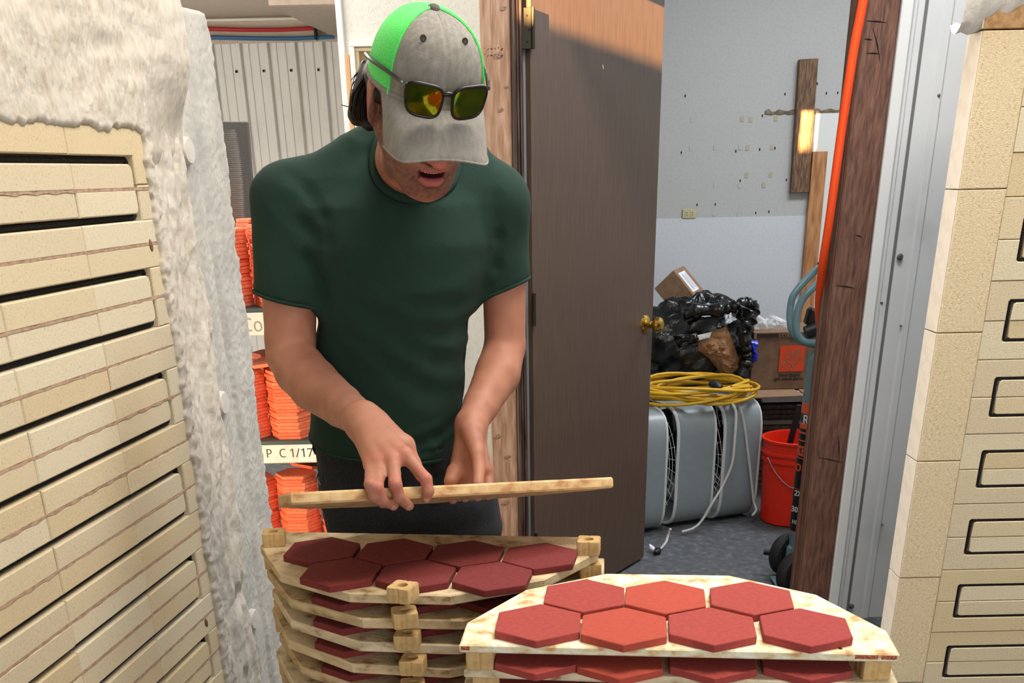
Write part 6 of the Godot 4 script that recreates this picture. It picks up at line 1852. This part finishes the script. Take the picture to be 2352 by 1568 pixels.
func hair(m: Node3D, P: Callable, hx: Transform3D):
	var dark := mat("dark_hair", Color(0.065, 0.045, 0.036), {rough = 0.5, cols = [Color(0.04, 0.028, 0.022), Color(0.07, 0.05, 0.04), Color(0.12, 0.085, 0.065)], offs = [0.2, 0.5, 0.9], freq = 0.03, scale = Vector3(30, 4, 30)})
	var V := PackedVector3Array()
	var I := PackedInt32Array()
	var n1 := fn(81, 30.0, 3)
	net([cap(P.call(858, 182, -1.90), P.call(834, 256, -1.92), 0.026, 0.022, 0.02), cap(P.call(834, 256, -1.92), P.call(842, 276, -1.91), 0.020, 0.012, 0.012), cap(P.call(868, 170, -1.86), P.call(872, 215, -1.83), 0.016, 0.010, 0.012),
		ell(hx * Vector3(0, -0.01, -0.045), Vector3(0.078, 0.075, 0.062) * 1.06, 0.02, hx.basis.orthonormalized())], [], Vector3(-0.33, 1.45, -2.02), Vector3(0.02, 1.72, -1.78), 0.005, V, I, func(p: Vector3) -> float: return 0.006 * n1.get_noise_3d(p.x * 1.4, p.y * 0.4, p.z * 1.4))
	var hr := obj("hair", smooth_mesh(V, I), dark, m)
	var st := MB.new()
	var r2 := RandomNumberGenerator.new()
	r2.seed = 5
	for i in 150:
		var a := r2.randf()
		var b := r2.randf()
		var p0: Vector3 = P.call(lerpf(846, 884, a), 158 + 14 * b, -1.87 + 0.02 * r2.randf())
		var p1: Vector3 = P.call(lerpf(815, 868, a) + r2.randf_range(-5, 5), 205 + 12 * b, -1.875 + 0.02 * r2.randf())
		var p2: Vector3 = P.call(lerpf(808, 862, a) + r2.randf_range(-6, 6), 246 + 14 * b, -1.885 + 0.015 * r2.randf())
		var p3: Vector3 = P.call(lerpf(812, 866, a) + r2.randf_range(-8, 8), 262 + 28 * b, -1.89 + 0.01 * r2.randf())
		st.tube(curve([p0, p1, p2, p3], 3), [0.0016, 0.0016, 0.0016, 0.0015, 0.0014, 0.0013, 0.0011, 0.0009, 0.0007, 0.0004], 4)
	for q in [[[850, 165], [812, 190], [802, 240]], [[848, 160], [818, 172], [808, 200]], [[835, 235], [812, 246], [784, 241]], [[852, 158], [825, 163], [806, 185]], [[846, 170], [815, 200], [806, 262]]]:
		var pp := []
		for k in q: pp.append(P.call(k[0], k[1], -1.89))
		st.tube(curve(pp, 5), 0.0007, 4)
	obj("hair_strands", st.mesh(60), dark, hr).set_meta("kind", "stuff")


func hat(m: Node3D, hx: Transform3D):
	var grey := mat("grey_canvas", Color(0.54, 0.52, 0.49), {cols = [Color(0.515, 0.495, 0.465), Color(0.56, 0.545, 0.515), Color(0.60, 0.585, 0.56)], offs = [0.2, 0.5, 0.85], freq = 0.015, rough = 0.95, scale = Vector3(12, 4, 12), px = 512, oct = 6, bump = 0.3, bfreq = 0.2})
	var lime := mat("lime_mesh", Color(0.36, 0.93, 0.42), {rough = 0.8, cols = [Color(0.40, 0.96, 0.46), Color(0.36, 0.92, 0.42), Color(0.20, 0.62, 0.27)], offs = [0.2, 0.5, 0.9], kind = 1, freq = 0.12, scale = Vector3(22, 22, 22)})
	var crown := func(phi: float, t: float, grow := 0.0) -> Vector3:
		var th := t * PI / 2
		var n := 2.0 / lerpf(2.2, 2.75, clampf(cos(phi) * 1.2, 0.0, 1.0))
		var ro := pow(maxf(cos(th), 0.0), n)
		var hh := pow(maxf(sin(th), 0.0), n)
		return Vector3(sin(phi) * (0.088 + grow) * ro, 0.026 + 0.008 * cos(phi) * (1 - t) + (0.105 + grow) * hh, -0.008 + cos(phi) * (0.106 + grow) * ro)
	var cap_n := Node3D.new()
	cap_n.name = "cap"
	m.add_child(cap_n)
	cap_n.transform = glob(m).affine_inverse() * hx
	var put_on := func(called: String, mesh: Mesh, mm: Material): return obj(called, mesh, mm, cap_n, false)
	var F := deg_to_rad(56)
	var nf := fn(91, 22.0, 2)
	put_on.call("front_panel", grid_mesh(40, 28, func(s: float, t: float) -> Vector3:
		var phi := lerpf(-F, F, s)
		return crown.call(phi, t * 0.985, 0.0012 * nf.get_noise_2d(s * 2.0, t) - 0.0012 * exp(-pow((s - 0.5) / 0.012, 2.0)))), grey)
	put_on.call("mesh_panel", grid_mesh(70, 28, func(s: float, t: float) -> Vector3:
		var phi := lerpf(F, TAU - F, s)
		return crown.call(phi, t * 0.985, -0.0006 - 0.0025 * pow(absf(sin(s * PI * 3.0)), 0.6) * 0.4 * t)), lime)
	for s in [-1.0, 1.0]:
		var sp := []
		for i in 24: sp.append(crown.call(F * s, i / 23.0 * 0.97, 0.0006))
		put_on.call("piping", tb(sp, 0.0024, 6), lime)
		var ey := MB.new()
		var c: Vector3 = crown.call(0.50 * s, 0.54, 0.0015)
		ey.lathe(Transform3D(Basis(Vector3.RIGHT, Vector3(0.25 * s, 0.45, 0.86).normalized(), Vector3(0, -0.86, 0.45)).orthonormalized(), c), [Vector2(0.0005, 0.001), Vector2(0.0022, 0.001), Vector2(0.004, 0.0016), Vector2(0.005, 0.0)], 12)
		put_on.call("eyelet", ey.mesh(), mat("eyelet_thread", Color(0.24, 0.22, 0.21), {rough = 0.9}))
	var bm := MB.new()
	bm.blob(crown.call(0.0, 1.0, 0.0) + Vector3(0, 0.0, 0.004), Vector3(0.0095, 0.0055, 0.0095), Basis(), 8)
	put_on.call("button", bm.mesh(60), mat("button_grey", Color(0.36, 0.335, 0.315), {rough = 0.9}))
	var band := []
	for i in 49: band.append(crown.call(TAU * i / 48.0, 0.0, -0.002) + Vector3(0, 0.002, 0))
	put_on.call("sweatband", tb(band, 0.005, 6), grey)
	# brim with thickness
	var brim := func(s: float, w: float, up: float) -> Vector3:
		var ph := w * deg_to_rad(66)
		var b: Vector3 = crown.call(ph, 0.0, 0.0)
		var tip := Vector3(0.082 * signf(w) * pow(absf(w), 0.94), -0.016 - 0.016 * w * w, 0.149 - 0.012 * pow(absf(w), 3.0) - 0.055 * pow(absf(w), 11.0))
		var q := b.lerp(tip, s)
		q.y += 0.006 * sin(s * PI) + up
		return q
	var bv := PackedVector3Array()
	var bi := PackedInt32Array()
	var NU := 40
	var NV := 14
	for side in 2:
		for iu in NU + 1:
			for iv in NV + 1:
				bv.append(brim.call(float(iv) / NV, lerpf(-1, 1, float(iu) / NU), 0.0016 if side == 0 else -0.0016))
	var off := (NU + 1) * (NV + 1)
	for iu in NU:
		for iv in NV:
			var b := iu * (NV + 1) + iv
			bi.append_array([b, b + 1, b + NV + 2, b, b + NV + 2, b + NV + 1])
			bi.append_array([off + b, off + b + NV + 2, off + b + 1, off + b, off + b + NV + 1, off + b + NV + 2])
		var e := iu * (NV + 1) + NV
		bi.append_array([e, off + e, off + e + NV + 1, e, off + e + NV + 1, e + NV + 1])
	put_on.call("brim", smooth_mesh(bv, bi), grey)
	var edge := []
	for i in 41: edge.append(brim.call(1.0, lerpf(-1, 1, i / 40.0), 0.0))
	put_on.call("brim_edge", tb(edge, 0.0018, 6), grey)
	# ---------- sunglasses resting on the cap, over the brim
	var sg := thing("sunglasses", "brown framed sunglasses with yellow green mirror lenses resting on the cap", "sunglasses", hx.origin)
	sg.transform = hx
	var tort := mat("tortoise_frame", Color(0.05, 0.027, 0.02), {rough = 0.38})
	var mirror := mat("mirror_lens", Color(0.62, 0.66, 0.12), {rough = 0.07, metal = 1.0, cols = [Color(0.26, 0.42, 0.2), Color(0.46, 0.50, 0.12), Color(0.56, 0.54, 0.14)], offs = [0.2, 0.5, 0.8], freq = 0.008, scale = Vector3(9, 9, 9)})
	for s in [-1.0, 1.0]:
		var c := Vector3(0.0350 * s - 0.003, 0.054, 0.1165)
		var bz := Basis(Vector3.UP, 0.20 * s) * Basis(Vector3.RIGHT, 0.10)
		var outl := func(k: float, z: float) -> Array:
			var o := []
			for i in 41:
				var a := TAU * i / 40.0
				var r := 1.0 / pow(pow(absf(cos(a)), 3.6) + pow(absf(sin(a)), 3.6), 1.0 / 3.6)
				var x := cos(a) * r * 0.0268 * k
				var y := sin(a) * r * 0.0235 * k
				x *= 1.0 + 0.10 * y / 0.0235
				o.append(c + bz * Vector3(x, y + 0.002 * s * x / 0.03, z - 2.2 * x * x))
			return o
		obj("frame_rim", tb(outl.call(1.0, 0.0), 0.0026, 8), tort, sg, false)
		obj("lens", grid_mesh(8, 40, func(k: float, t: float) -> Vector3:
			var a := TAU * t
			var r := 1.0 / pow(pow(absf(cos(a)), 3.6) + pow(absf(sin(a)), 3.6), 1.0 / 3.6)
			var x := cos(a) * r * 0.0268 * k
			var y := sin(a) * r * 0.0235 * k
			x *= 1.0 + 0.10 * y / 0.0235
			return c + bz * Vector3(x, y + 0.002 * s * x / 0.03, 0.0015 - 2.2 * x * x - 1.5 * y * y)), mirror, sg, false)
		obj("temple", tb(curve([c + bz * Vector3(0.031 * s, 0.018, -0.004), Vector3(0.067 * s, 0.068, 0.094), Vector3(0.0785 * s, 0.063, 0.05), Vector3(0.0895 * s, 0.055, 0.0), Vector3(0.0885 * s, 0.046, -0.04)], 5), 0.0030, 6), tort, sg, false)
	obj("bridge", tb(curve([Vector3(-0.0135, 0.062, 0.1165), Vector3(-0.003, 0.066, 0.1195), Vector3(0.0075, 0.062, 0.1165)], 5), 0.0036, 8), tort, sg, false)
